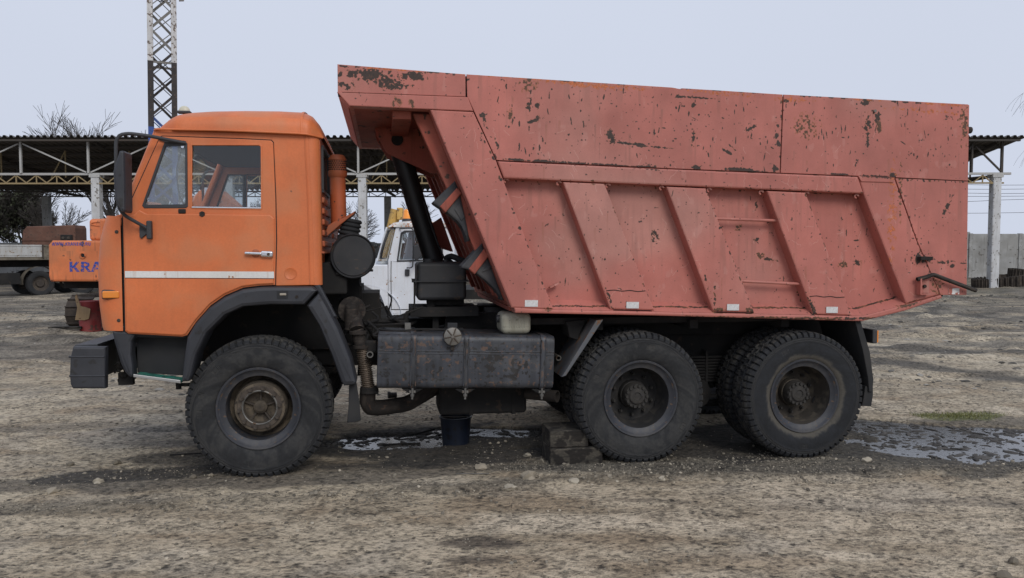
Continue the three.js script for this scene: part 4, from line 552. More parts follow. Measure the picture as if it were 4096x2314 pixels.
// fuel tank with its straps and cap
{
  const ft = sub('fuel_tank', truck);
  const rr = (z0, z1, y0, y1, r) => { const s = new THREE.Shape(); s.moveTo(z0 + r, y0); s.lineTo(z1 - r, y0); s.quadraticCurveTo(z1, y0, z1, y0 + r); s.lineTo(z1, y1 - r); s.quadraticCurveTo(z1, y1, z1 - r, y1); s.lineTo(z0 + r, y1); s.quadraticCurveTo(z0, y1, z0, y1 - r); s.lineTo(z0, y0 + r); s.quadraticCurveTo(z0, y0, z0 + r, y0); return s; };
  const along = (shape, x, L, bev = 0.008) => { const g = new THREE.ExtrudeGeometry(shape, { depth: L - 2 * bev, bevelEnabled: bev > 0, bevelThickness: bev, bevelSize: bev, bevelOffset: -bev, bevelSegments: 2, curveSegments: 8 }); g.rotateY(Math.PI / 2); g.scale(1, 1, -1); g.translate(x + bev, 0, 0); const q = plain(g), p = q.attributes; for (const k of ['position', 'normal', 'uv']) { const a = p[k], n = a.itemSize; for (let i = 0; i < a.count; i += 3) for (let c = 0; c < n; c++) { const t = a.array[(i + 1) * n + c]; a.array[(i + 1) * n + c] = a.array[(i + 2) * n + c]; a.array[(i + 2) * n + c] = t; } } q.computeVertexNormals(); return toCreasedNormals(q, 0.6); };
  const rustSpots = [[0.08, 0.36, 0.06, 0.03, 0.5], [0.30, 0.33, 0.09, 0.09, 0.55], [0.82, 0.34, 0.05, 0.05, 0.5], [1.1, 0.30, 0.25, 0.06, 0.42], [1.15, 0.22, 0.2, 0.05, 0.35], [0.55, 0.26, 0.09, 0.02, 0.5], [0.9, 0.08, 0.1, 0.03, 0.4], [1.22, 0.1, 0.06, 0.04, 0.3], [0.35, 0.2, 0.06, 0.05, 0.35]], oilSpots = [[0.88, 0.29, 0.07, 0.05, 0.6], [0.85, 0.2, 0.08, 0.07, 0.45], [0.45, 0.19, 0.05, 0.04, 0.4], [1.05, 0.16, 0.2, 0.1, 0.3]];
  const W = 1024, H = 384; M.tank = std({ roughness: 0.5, map: pixels(W, H, (x, y) => {
    const X = x / W * 1.45, Y = y / H * 0.54, f = fbm(X * 5, Y * 5, 4, 131), s = fbm(X * 40, Y * 3, 3, 133), k = 0.85 + 0.45 * (f - 0.5) + 0.35 * (s - 0.5); let c = [64 * k, 67 * k, 74 * k];
    const n = fbm(X * 46, Y * 46, 4, 137); let r = 0, o = 0; for (const [a, b, rx, ry, d] of rustSpots) r = Math.max(r, d * (1 - S(0.2, 1.5, Math.hypot((X - a) / rx, (Y - b) / ry)))); for (const [a, b, rx, ry, d] of oilSpots) o = Math.max(o, d * (1 - S(0.2, 1.4, Math.hypot((X - a) / rx, (Y - b) / ry))));
    const kr = S(0.70, 0.76, n + r * 0.36), ko = S(0.68, 0.73, fbm(X * 38 + 7, Y * 38, 4, 139) + o * 0.5), pit = S(0.76, 0.79, fbm(X * 60, Y * 60, 3, 141)) * 0.6;
    c = c.map((v, i) => mix(v, [96, 72, 58][i], kr * 0.8)); c = c.map((v, i) => mix(v, [30, 28, 27][i], Math.max(ko * 0.85, pit))); const du = 0.4 * S(0.45, 0.7, fbm(X * 9, Y * 22, 3, 143)); return c.map((v, i) => mix(v, [104, 102, 98][i], du * 0.5));
  }) });
  const tilt = -0.030, piv = [0.853, 0.84, 0]; ft.position.set(...piv); ft.rotation.z = tilt;
  const add = (n, g, m) => { g.translate(-piv[0], -piv[1], 0); return obj(n, g, m, ft); };
  const tk = along(rr(0.60, 1.150, 0.635, 1.048, 0.055), 0.853, 1.352, 0.012); const tg = boxUV(tk, 1 / 1.45, 0.853, 0.6, 1 / 0.54); add('tank', tg, M.tank);
  for (const y of [0.925, 0.905]) add('seam', boxUV(rod([0.86, y, 1.150], [2.20, y, 1.150], 0.004, 0.004, 6)), M.tank);
  for (const [x, w] of [[1.10, 0.045], [1.50, 0.04], [2.095, 0.042]]) { add('strap', boxUV(along(rr(0.592, 1.157, 0.628, 1.055, 0.058), x, w, 0.003), 0.7, x * 0.7 + 0.3), M.tank); add('strap_edge', boxUV(merge([rod([x + 0.004, 0.66, 1.157], [x + 0.004, 1.02, 1.157], 0.005, 0.005, 6), rod([x + w - 0.004, 0.66, 1.157], [x + w - 0.004, 1.02, 1.157], 0.005, 0.005, 6)])), M.tank);
    add('strap_bolt', boxUV(merge([box(0.05, 0.02, 0.05, x + 0.02, 0.612, 1.12, 0.004), cyl(0.009, 0.009, 0.085, 8, 'y', x + 0.02, 0.60, 1.145), cyl(0.017, 0.017, 0.016, 6, 'y', x + 0.02, 0.588, 1.145)])), M.steel); add('tank_bracket', boxUV(plate([[x - 0.06, 0.632], [x + 0.10, 0.632], [x + 0.05, 0.60], [x - 0.01, 0.60]], 0.55, 1.12, 0.004)), M.grime); }
  add('filler_neck', boxUV(merge([cyl(0.062, 0.07, 0.07, 20, 'z', 1.408, 1.03, 1.15), box(0.075, 0.07, 0.02, 1.408, 1.105, 1.15, 0.004)])), M.plasticDark);
  const cap = boxUV(lathe([[0.066, 0], [0.070, 0.010], [0.066, 0.026], [0.050, 0.031], [0.018, 0.035], [0.0005, 0.037]], 28).translate(1.408, 1.042, 1.185)); add('filler_cap', cap, M.steel);
  for (let k = 0; k < 6; k++) { const a = k * Math.PI / 3 + 0.2; add('cap_rib', boxUV(rod([1.408 + 0.012 * Math.cos(a), 1.042 + 0.012 * Math.sin(a), 1.221], [1.408 + 0.064 * Math.cos(a), 1.042 + 0.064 * Math.sin(a), 1.213], 0.006, 0.006, 6)), M.hub); }
  add('cap_latch', boxUV(box(0.028, 0.06, 0.016, 1.412, 0.965, 1.175, 0.004)), M.rustpipe);
}
// exhaust
{
  const ex = sub('exhaust', truck);
  obj('muffler', boxUV(merge([new RoundedBoxGeometry(0.72, 0.30, 0.42, 3, 0.03).translate(1.70, 0.485, 0.55), box(0.03, 0.31, 0.43, 1.60, 0.485, 0.55), box(0.03, 0.31, 0.43, 1.95, 0.485, 0.55)])), M.grime, ex);
  obj('tail_pipe', boxUV(merge([lathe([[0.040, 0], [0.047, 0], [0.048, 0.28], [0.040, 0.28], [0.038, 0.05], [0.0005, 0.05]], 24)]).rotateY(0.9).translate(2.05, 0.505, 0.80)), M.rustpipe, ex);
  obj('exhaust_pipe', tube([[0.78, 0.60, 0.92], [0.775, 0.50, 0.90], [0.80, 0.445, 0.88], [0.90, 0.435, 0.84], [1.08, 0.435, 0.72], [1.20, 0.48, 0.64], [1.36, 0.56, 0.58]], 0.062, 50, 14), M.rustpipe, ex);
  const pts = []; for (let k = 0; k <= 96; k++) pts.push([0.047 + 0.007 * Math.sin(k / 96 * Math.PI * 2 * 21), k / 96 * 0.31]);
  const fl = obj('flexible_pipe', boxUV(new THREE.LatheGeometry(pts.map(([r, y]) => new THREE.Vector2(r, y)), 28).rotateZ(0.13).translate(0.782, 0.61, 0.94), 3), std({ map: paint([128, 116, 104], [84, 64, 50], { chips: 0.7, seed: 149, cloud: 0.2 }), roughness: 0.5, metalness: 0.7 }), ex);
  obj('downpipe', [rod([0.735, 0.92, 0.94], [0.70, 1.06, 0.93], 0.05, 0.05, 16), rod([0.70, 1.06, 0.93], [0.665, 1.22, 0.80], 0.055, 0.05, 16)], M.rustpipe, ex);
  for (const y of [0.93, 1.04]) obj('clamp', [cyl(0.066, 0.066, 0.022, 20, 'y', 0.735 - (y - 0.93) * 0.25, y, 0.94)], M.rustpipe, ex);
  obj('pipe_collar', [cyl(0.068, 0.072, 0.045, 20, 'y', 0.79, 0.595, 0.93), box(0.12, 0.02, 0.06, 0.80, 0.575, 0.95)], M.grime, ex);
  obj('exhaust_flange', [cyl(0.105, 0.105, 0.05, 22, 'z', 0.66, 1.205, 0.82)], M.rustpipe, ex);
  obj('elbow_cover', [cyl(0.05, 0.055, 0.16, 16, 'y', 0.66, 1.14, 0.88), new THREE.SphereGeometry(0.05, 16, 8).translate(0.66, 1.22, 0.88)], M.rustpipe, ex);
}
// air filter, intake stack, hydraulic tank, cylinder
{
  const af = sub('air_filter', truck);
  obj('drum', boxUV(lathe([[0.0005, 0.83], [0.150, 0.832], [0.158, 0.826], [0.168, 0.838], [0.176, 0.825], [0.174, 0.80], [0.170, 0.78], [0.170, 0.38], [0.15, 0.35], [0.0005, 0.35]], 48).translate(0.672, 1.625, 0), 1.2), M.black, af);
  obj('clip', [0.4, 2.2, 4.0, 5.6].map((a) => box(0.03, 0.018, 0.06, 0.672 + 0.178 * Math.cos(a), 1.625 + 0.178 * Math.sin(a), 0.79, 0.004)), M.grime, af);
  const bl = []; for (let k = 0; k <= 40; k++) bl.push(new THREE.Vector2(0.074 + 0.014 * Math.abs(Math.sin(k / 40 * Math.PI * 5)), k / 40 * 0.17));
  obj('bellows', boxUV(new THREE.LatheGeometry(bl, 28).rotateZ(-0.18).translate(0.625, 1.755, 0.62)), M.rubber, af);
  const is = sub('intake_stack', truck);
  obj('stack_pipe', boxUV(rod([0.555, 1.84, 0.60], [0.548, 2.275, 0.60], 0.062, 0.062, 24)), M.cabBack, is);
  obj('stack_hood', boxUV(lathe([[0.0005, 0.185], [0.052, 0.180], [0.072, 0.150], [0.074, 0.140], [0.070, 0.137], [0.070, 0.055], [0.076, 0.052], [0.076, 0.02], [0.064, 0.0]], 28).rotateX(-Math.PI / 2).translate(0.548, 2.25, 0.60)), M.cabBack, is);
  const hx = []; for (let r = 0; r < 5; r++) for (let k = 0; k < 26; k++) { const a = (k + (r % 2) / 2) / 26 * Math.PI * 2; const g = new THREE.CylinderGeometry(0.0058, 0.0058, 0.004, 6); g.rotateX(Math.PI / 2); g.translate(0, 0, 0.0705); g.rotateY(a); g.translate(0.548, 2.312 + r * 0.016, 0.60); hx.push(g); }
  obj('intake_mesh', hx, M.dark, is);
  obj('stack_skirt', boxUV(plate([[0.455, 1.800], [0.475, 1.865], [0.52, 1.895], [0.60, 1.93], [0.69, 1.982], [0.675, 1.955], [0.57, 1.87], [0.49, 1.80], [0.46, 1.775]], 0.50, 0.72, 0.006)), M.cabBack, is);
  const ot = sub('oil_tank', truck);
  obj('tank_shell', boxUV(merge([new RoundedBoxGeometry(0.405, 0.185, 0.55, 4, 0.035).translate(1.378, 1.482, 0.36), new RoundedBoxGeometry(0.405, 0.185, 0.55, 4, 0.035).translate(1.376, 1.352, 0.36)])), M.black, ot);
  obj('tank_flange', boxUV(box(0.455, 0.008, 0.60, 1.375, 1.418, 0.36)), M.black, ot);
  for (const g of [cyl(0.05, 0.05, 0.03, 20, 'y', 1.28, 1.585, 0.45), cyl(0.028, 0.028, 0.02, 16, 'y', 1.42, 1.582, 0.5)]) obj('tank_cap', g, M.black, ot);
  obj('strap_bolt', [rod([1.152, 1.43, 0.63], [1.152, 1.18, 0.63], 0.007), cyl(0.016, 0.016, 0.03, 6, 'y', 1.145, 1.425, 0.63)], M.grime, ot);
  obj('tank_stand', [box(0.56, 0.075, 0.50, 1.40, 1.165, 0.36), box(0.06, 0.16, 0.06, 1.29, 1.24, 0.5), box(0.30, 0.05, 0.3, 1.42, 1.24, 0.36), box(0.05, 0.28, 0.06, 1.33, 1.02, 0.5), box(0.05, 0.28, 0.06, 1.50, 1.02, 0.45)], M.grime, ot);
  const hc = sub('hoist_cylinder', truck);
  obj('cylinder_tube', rod([1.372, 1.50, 0], [1.02, 2.67, 0], 0.088, 0.088, 28), std({ map: paint([26, 27, 28], [48, 44, 40], { chips: 0.1, seed: 151, cloud: 0.3 }), roughness: 0.5 }), hc);
  obj('cylinder_pin', cyl(0.05, 0.05, 0.40, 16, 'z', 1.03, 2.62, 0), M.grime, hc); obj('cylinder_pivot', [cyl(0.06, 0.06, 0.7, 16, 'z', 1.40, 1.40, 0), rod([1.40, 1.34, 0], [1.372, 1.52, 0], 0.10, 0.10, 20)], M.grime, hc);
  for (const g of [tube([[1.26, 2.10, 0.10], [1.30, 1.95, 0.14], [1.38, 1.72, 0.16], [1.45, 1.56, 0.16]], 0.008, 20, 6), tube([[1.50, 1.54, 0.30], [1.44, 1.60, 0.30], [1.48, 1.62, 0.34], [1.58, 1.58, 0.38]], 0.026, 20, 8)]) obj('hose', g, M.rubber, hc);
  const en = sub('engine', truck);
  obj('engine_block', [box(0.85, 0.50, 0.72, 0.30, 1.12, 0), box(0.34, 0.42, 0.60, 0.70, 1.10, 0), box(0.22, 0.30, 0.5, 0.60, 1.42, 0.2), box(0.20, 0.25, 0.30, 0.52, 1.45, 0.65, 0.02)], M.grime, en);
  obj('gearbox', [box(0.60, 0.36, 0.42, 1.05, 0.90, 0, 0.04), cyl(0.16, 0.12, 0.3, 18, 'x', 1.45, 0.86, 0)], M.grime, en);
  obj('bell_housing', cyl(0.26, 0.22, 0.16, 24, 'x', 0.80, 0.98, 0), M.grime, en);
  const R = rng(91), hs = []; for (let k = 0; k < 16; k++) { const x = 0.45 + 0.5 * R(), y = 1.0 + 0.42 * R(), z = 0.45 + 0.4 * R(); hs.push(tube([[x, y, z], [x + 0.12 * (R() - 0.5), y - 0.14 * R(), z + 0.08], [x + 0.25 * (R() - 0.3), y - 0.20 * R(), z], [x + 0.40 * (R() - 0.2), y - 0.25 * R(), z - 0.1]], 0.006 + 0.012 * R() * R(), 16, 6)); }
  obj('hoses', hs, M.grime, en);
  obj('coolant_pipe', [tube([[1.09, 1.02, 0.55], [1.085, 1.13, 0.55], [1.11, 1.155, 0.54], [1.22, 1.13, 0.5], [1.30, 1.11, 0.45]], 0.022, 24, 10), rod([0.80, 1.10, 0.62], [1.08, 1.085, 0.60], 0.016)], M.grime, en);
  obj('radiator_shroud', [box(0.06, 0.5, 0.9, 0.46, 1.40, 0)], M.grime, en);
  obj('air_line', [tube([[0.85, 1.06, 0.9], [1.0, 1.045, 0.95], [1.2, 1.055, 0.92], [1.38, 1.052, 0.98]], 0.009, 24, 6), tube([[0.78, 1.12, 0.85], [0.86, 1.05, 0.95], [0.82, 1.02, 1.0], [0.95, 1.02, 1.0], [1.2, 1.05, 0.9]], 0.010, 30, 6)], M.grime, en);
  obj('bracket', box(0.045, 0.06, 0.05, 1.09, 1.07, 0.85), M.steel, en); obj('valve', [cyl(0.024, 0.024, 0.1, 14, 'z', 0.80, 0.885, 1.0), box(0.10, 0.10, 0.06, 0.805, 0.93, 0.95, 0.02)], M.grime, en);
  obj('pipe_mouth', boxUV(lathe([[0.016, 0], [0.025, 0], [0.025, 0.03], [0.017, 0.03], [0.016, 0]], 18).translate(0.80, 0.885, 1.05)), M.steel, en);
}
// ---------------------------------------------------------------- things lying about the lorry
const inTruck = (x, y, z) => { const c = Math.cos(0.16113), s = Math.sin(0.16113); return [-2.033 + x * c + z * s, y, -6.835 - x * s + z * c]; };
const TURN = 0.16113;
M.chock = std({ map: paint([48, 50, 54], [30, 30, 30], { size: 256, chips: 0.3, runs: 0.3, seed: 163, cloud: 0.2, dust: [96, 92, 88], dusty: 0.4 }), roughness: 0.7 });
{
  const ch = (o, line, strap, label) => {
    const t = thing('wheel_chock', label, 'wheel chock', inTruck(o[0], o[1], 0.98), TURN, 'wheel chocks strapped to the tipper front'), loc = (p) => p.map(([x, y]) => [x - o[0], y - o[1]]);
    obj('wedge', boxUV(plate(loc(line), -0.10, 0.09, 0.016)), M.chock, t);
    const l = loc(line), i = 4; obj('pressed_triangle', boxUV(plate([[l[3][0] - 0.045, l[3][1] - 0.12], [l[3][0] - 0.002, l[3][1] - 0.07], [l[4][0] - 0.022, l[4][1] + 0.075], [l[4][0] - 0.045, l[4][1] + 0.045]], 0.088, 0.098, 0.004)), M.chock, t);
    obj('strap', boxUV(plate(loc(strap), -0.12, 0.108, 0.008)), M.redRust, t);
  };
  ch([1.38, 1.97], [[1.276, 2.036], [1.447, 2.199], [1.461, 2.172], [1.487, 2.101], [1.541, 1.849], [1.559, 1.741], [1.536, 1.736], [1.514, 1.822], [1.469, 1.885], [1.388, 1.956], [1.33, 1.992], [1.285, 2.023]], [[1.33, 2.001], [1.461, 2.145], [1.497, 2.105], [1.374, 1.956]], 'upper of two black wedge chocks strapped to the front of the red tipper body');
  ch([1.60, 1.49], [[1.49, 1.551], [1.655, 1.728], [1.664, 1.696], [1.696, 1.623], [1.751, 1.477], [1.824, 1.284], [1.801, 1.285], [1.76, 1.358], [1.686, 1.432], [1.604, 1.496], [1.54, 1.524], [1.495, 1.533]], [[1.549, 1.528], [1.668, 1.682], [1.705, 1.628], [1.595, 1.487]], 'lower of two black wedge chocks beside the hydraulic oil tank');
}
{
  const p = inTruck(1.92, 1.022, 0.93), t = thing('plastic_canister', 'dirty off-white plastic canister lying on top of the fuel tank', 'canister', p, TURN);
  M.canister = new THREE.MeshPhysicalMaterial({ map: paint([150, 148, 134], [92, 86, 72], { size: 256, chips: 0.2, runs: 0.5, seed: 167, cloud: 0.15, dusty: 0.3 }), roughness: 0.55 });
  obj('shell', boxUV(merge([new RoundedBoxGeometry(0.235, 0.165, 0.30, 5, 0.045).translate(0, 0.08, 0)])), M.canister, t);
  for (let k = 0; k < 7; k++) obj('moulded_rib', boxUV(new RoundedBoxGeometry(0.009, 0.085, 0.01, 2, 0.004).translate(-0.055 + k * 0.02, 0.09, 0.15)), M.canister, t);
  obj('mould_seam', boxUV(box(0.20, 0.005, 0.006, 0, 0.062, 0.15)), M.canister, t);
  obj('screw_cap', cyl(0.03, 0.03, 0.03, 18, 'x', -0.125, 0.11, 0.02), M.trim, t);
}
{
  const t = thing('bucket', 'dark blue plastic bucket catching drips under the muffler', 'bucket', [-0.49, groundY(-0.49, -6.78) - 0.012, -6.78]);
  M.bucket = std({ map: paint([17, 25, 40], [15, 16, 20], { size: 256, chips: 0.5, runs: 0.5, seed: 173, cloud: 0.2 }), roughness: 0.45 });
  obj('pail', boxUV(new THREE.LatheGeometry([[0.0005, 0.004], [0.112, 0.004], [0.116, 0.012], [0.134, 0.245], [0.142, 0.248], [0.142, 0.258], [0.131, 0.258], [0.112, 0.016], [0.0005, 0.014]].map(([r, y]) => new THREE.Vector2(r, y)), 36)), M.bucket, t);
  obj('wire_handle', tube([[-0.138, 0.245, 0], [-0.10, 0.268, 0.08], [0, 0.275, 0.12], [0.10, 0.268, 0.08], [0.138, 0.245, 0]], 0.003, 24, 6), M.steel, t);
  const R = rng(3); for (let k = 0; k < 4; k++) obj('wire', tube([[-0.04 + 0.02 * k, 0.20, 0.02 * R()], [-0.06 + 0.03 * k, 0.27, 0.03], [-0.05 + 0.04 * k * R(), 0.32, 0], [-0.08 + 0.03 * k, 0.345, 0.01]], 0.0022, 14, 5), M.dark, t);
}
{
  const p = inTruck(2.33, 0, 0.98), t = thing('timber_block', 'two weathered timbers stacked as a block against the middle wheel', 'timber', [p[0], groundY(p[0], p[2]) - 0.01, p[2]], TURN);
  const N = 256; M.wood = std({ roughness: 0.92, map: pixels(N, N, (x, y) => { const g = fbm(x / N * 3, y / N * 34, 4, 181), k = 0.7 + 0.6 * (g - 0.5) + 0.3 * (noise(x / 6, y / 2, 5) - 0.5), m = S(0.5, 0.62, fbm(x / N * 7, y / N * 9, 4, 183)); return [mix(44, 92, m) * k, mix(39, 86, m) * k, mix(34, 76, m) * k]; }) });
  obj('timber', boxUV(new RoundedBoxGeometry(0.42, 0.138, 0.34, 2, 0.010).translate(0.055, 0.070, 0), 2), M.wood, t); const u = obj('timber', boxUV(new RoundedBoxGeometry(0.31, 0.135, 0.32, 2, 0.012).translate(0.0, 0.208, -0.006), 2), M.wood, t);
}
// stones, clods, scraps
const stoneGeo = (seed, fl = 0.7) => { const g = mergeVertices(new THREE.IcosahedronGeometry(1, 1).deleteAttribute('normal').deleteAttribute('uv')), p = g.attributes.position; for (let i = 0; i < p.count; i++) { const v = V().fromBufferAttribute(p, i), k = 0.62 + 0.85 * noise(v.x * 1.4 + 5 + seed, v.y * 1.4 + v.z * 1.9 + 9, seed) ; p.setXYZ(i, v.x * k * 1.2, v.y * k * fl, v.z * k); } return toCreasedNormals(plain(g), 0.3); };
const stoneG = [stoneGeo(1), stoneGeo(2, 0.6), stoneGeo(3, 0.8), stoneGeo(4, 0.5)];
M.stone = [std({ color: lin(0.29, 0.25, 0.19), roughness: 0.95 }), std({ color: lin(0.14, 0.12, 0.09), roughness: 0.95 }), std({ color: lin(0.37, 0.33, 0.26), roughness: 0.95 })];
[[-3.10, -6.10, 0.037, 1, 'round grey stone ahead of the front tyre, larger of a close pair'], [-3.44, -6.05, 0.028, 1, 'round dark stone left of the front tyre, nearest the picture edge'], [-2.98, -5.59, 0.03, 2, 'pale flat pebble on the dark stain ahead of the front tyre'], [-3.18, -5.37, 0.04, 0, 'flat buff stone half buried at the stain edge, lower left'], [-2.34, -5.70, 0.03, 1, 'dull brown stone lying just before the front tyre foot'], [-2.23, -5.75, 0.022, 0, 'small light stone touching the front tyre foot'], [0.12, -5.66, 0.052, 0, 'largest pale stone beside the debris line below the timber block'], [0.44, -5.60, 0.036, 2, 'upright pale stone right of the largest one on the debris line'], [-0.24, -5.94, 0.045, 0, 'grey wedge stone below the bucket on the pale track'], [0.13, -6.33, 0.030, 2, 'small pointed white stone left of the timber block'], [1.10, -5.70, 0.024, 2, 'pale stone in the gravel before the middle wheel'], [1.51, -5.71, 0.026, 0, 'buff stone in the gravel between the rear wheels'], [2.86, -6.27, 0.036, 2, 'pale round stone beside the rearmost tyre foot'], [-0.01, -5.42, 0.042, 2, 'broken flat pale flake lying on the debris line'], [2.74, -4.22, 0.025, 1, 'brown clod near the lower right corner'], [2.56, -4.02, 0.04, 1, 'larger crumbly clod at the lower right corner']].forEach(([x, z, r, k, label], i) => {
  const m = obj('stone', stoneG[i % 4], M.stone[k]); m.position.set(x, groundY(x, z) + r * 0.25, z); m.scale.setScalar(r); m.rotation.y = i * 1.7; tag(m, label, 'stone', 'loose stones around the lorry');
});
{
  const R = rng(501), n = 22000, g = plain(new THREE.IcosahedronGeometry(1, 0)), im = new THREE.InstancedMesh(g, std({ color: 0xffffff, roughness: 0.97 }), n), q = new THREE.Object3D(), col = new THREE.Color(); let c = 0;
  while (c < n) {
    const x = mix(-5.4, 6.2, R()), z = -mix(2.9, 11.5, R() ** 0.9), rd = lineDist(x, z, rut); let d = 0.16 + 1.6 * (1 - S(0.03, 0.22, rd)) + 0.55 * blob(x, z, 2.3, -6.05, 2.4, 0.38, 0, 0.3, 26) + 0.25 * blob(x, z, -2.4, -5.7, 1.6, 0.35, 0, 0.3, 21); if (R() > d * (0.35 + 1.1 * S(0.4, 0.7, fbm(x * 1.3, z * 2, 2, 505)))) continue;
    const s = 0.0022 + 0.011 * R() ** 10 + 0.003 * R(); q.position.set(x, groundY(x, z) + s * 0.2, z); q.scale.set(s * (0.8 + 0.7 * R()), s * (0.5 + 0.4 * R()), s * (0.8 + 0.5 * R())); q.rotation.set(R() * 0.5, R() * 6.28, R() * 0.5); q.updateMatrix(); im.setMatrixAt(c, q.matrix);
    const b = R() < 0.08 ? 0.32 + 0.12 * R() : 0.08 + 0.18 * R(); im.setColorAt(c, col.setRGB(b, b * 0.88, b * 0.69)); c++;
  }
  im.name = 'gravel'; im.castShadow = im.receiveShadow = true; scene.add(im); tag(im, 'loose gravel and crumbs of soil strewn over the yard', 'gravel', null, 'stuff');
}
{
  const R = rng(507), n = 5200, im = new THREE.InstancedMesh(stoneGeo(9, 0.6).deleteAttribute('uv'), std({ color: 0xffffff, roughness: 0.98 }), n), q = new THREE.Object3D(), col = new THREE.Color(); let c = 0;
  while (c < n) { const x = mix(-14, 20, R()), z = -mix(9, 30, R()), f = fbm(x * 0.5, z * 1.3, 3, 509); if (f < 0.5) continue; const s = 0.010 + 0.035 * R() ** 4; q.position.set(x, groundY(x, z), z); q.scale.set(s * 1.2, s * 1.0, s); q.rotation.set(0, R() * 6.28, 0); q.updateMatrix(); im.setMatrixAt(c, q.matrix); const b = R() < 0.25 ? 0.28 : 0.05 + 0.09 * R(); im.setColorAt(c, col.setRGB(b, b * 0.94, b * 0.83)); c++; }
  im.name = 'soil_clods'; im.castShadow = im.receiveShadow = true; scene.add(im); tag(im, 'churned clods of dark soil farther across the yard', 'soil', null, 'stuff');
}
{
  const R = rng(511), n = 900, g = new THREE.BufferGeometry(); g.setAttribute('position', new THREE.Float32BufferAttribute([-0.0022, 0, 0, 0.0022, 0, 0, 0.004, 0.5, 0.10, 0.010, 0.9, 0.4], 3)); g.setIndex([0, 1, 2, 0, 2, 3]); g.computeVertexNormals();
  const im = new THREE.InstancedMesh(plain(g), std({ color: 0xffffff, roughness: 0.9, side: THREE.DoubleSide }), n), q = new THREE.Object3D(), col = new THREE.Color(); let c = 0;
  while (c < n) { const x = 4.6 + (R() + R() - 1) * 0.62, z = -8.0 + (R() + R() - 1) * 0.24; if (R() > blob(x, z, 4.6, -8.0, 0.55, 0.2, -0.05, 0.5, 34)) continue; const s = 0.015 + 0.030 * R(); q.position.set(x, groundY(x, z) - 0.002, z); q.scale.set(1.2, s, s); q.rotation.set(0, R() * 6.28, (R() - 0.5) * 0.9); q.updateMatrix(); im.setMatrixAt(c, q.matrix); const k = R(); im.setColorAt(c, col.setRGB(0.12 + 0.14 * k, 0.15 + 0.10 * k, 0.045 + 0.04 * k)); c++; }
  im.name = 'grass'; im.castShadow = im.receiveShadow = true; scene.add(im); tag(im, 'small patch of short green grass beside the right puddle', 'grass', null, 'stuff');
}
{
  const R = rng(513), n = 1700, im = new THREE.InstancedMesh(stoneGeo(5, 0.55).deleteAttribute('uv'), std({ color: 0xffffff, roughness: 0.9 }), n), q = new THREE.Object3D(), col = new THREE.Color(); let c = 0;
  while (c < n) { const left = R() < 0.3, x = left ? mix(-1.7, 0.5, R()) : mix(3.1, 6.2, R()), z = left ? mix(-7.55, -6.4, R()) : mix(-8.1, -6.1, R()), w = wetness(x, z); if (w < 0.3 || R() > 0.25 + S(0.45, 0.65, fbm(x * 3, z * 6, 3, 515))) continue; const s = 0.006 + 0.020 * R() ** 4; q.position.set(x, (left ? WATER_Y.left : WATER_Y.right) + s * 0.1, z); q.scale.set(s * (1 + 1.6 * R()), s * 0.7, s); q.rotation.set(0, R() * 6.28, 0); q.updateMatrix(); im.setMatrixAt(c, q.matrix); const b = 0.03 + 0.06 * R(); im.setColorAt(c, col.setRGB(b, b * 0.93, b * 0.85)); c++; }
  im.name = 'wet_crumbs'; im.castShadow = im.receiveShadow = true; scene.add(im); tag(im, 'dark wet crumbs of soil standing out of the puddles', 'soil', null, 'stuff');
}
const stick = (pts, r, label, name = 'stick', m = M.grime) => { const o = obj(name, tube(pts.map(([x, z, h = 0.01]) => [x, groundY(x, z) + h, z]), r, 20, 6), m); tag(o, label, name === 'stick' ? 'stick' : name.replace('_', ' ')); };
stick([[-1.02, -7.0, 0.02], [-0.86, -7.12, 0.03], [-0.72, -7.22, 0.035]], 0.008, 'thin dark rod lying across the oily puddle, farther one');
stick([[-1.12, -6.74, 0.02], [-0.95, -6.78, 0.022], [-0.80, -6.80, 0.02]], 0.009, 'dark rod lying in the oily puddle, nearer one');
stick([[-0.42, -5.80, 0.006], [-0.30, -5.79, 0.007], [-0.17, -5.785, 0.006]], 0.004, 'thin pale wire on the ground below the bucket', 'wire', M.steel);
stick([[-2.78, -6.32, 0.012], [-2.6, -6.36, 0.014], [-2.42, -6.38, 0.012]], 0.006, 'short twig on the damp ground ahead of the front tyre');
{ const b = obj('pipe_fitting', [cyl(0.03, 0.03, 0.09, 14, 'x'), cyl(0.042, 0.042, 0.03, 6, 'x', -0.04)], M.grime); b.position.set(-1.36, groundY(-1.36, -8.9) + 0.03, -8.9); b.rotation.y = 0.3; tag(b, 'small black pipe fitting on the ground behind the lorry', 'fitting'); }
// ---------------------------------------------------------------- the yard behind: open shed
M.roofSheet = std({ map: paint([92, 88, 84], [84, 64, 50], { chips: 0.5, runs: 0.7, seed: 191, cloud: 0.2 }), roughness: 0.8 });
M.shedDark = std({ map: paint([66, 62, 58], [92, 68, 50], { chips: 0.5, runs: 0.5, seed: 193, cloud: 0.2 }), roughness: 0.85 });
M.shedPale = std({ map: paint([172, 172, 170], [120, 94, 66], { chips: 0.5, runs: 0.5, seed: 197, cloud: 0.1 }), roughness: 0.75 });
M.shedOchre = std({ map: paint([150, 132, 96], [104, 76, 52], { chips: 0.6, runs: 0.5, seed: 199, cloud: 0.15 }), roughness: 0.8 });
M.whitewash = std({ map: paint([196, 197, 198], [128, 124, 118], { size: 256, chips: 0.75, runs: 0.4, seed: 211, cloud: 0.08, dusty: 0.15 }), roughness: 0.85 });
M.concrete = std({ map: paint([152, 152, 150], [98, 94, 90], { size: 512, chips: 0.35, runs: 0.8, seed: 223, cloud: 0.14, dust: [120, 118, 112], dusty: 0.35 }), roughness: 0.9 });
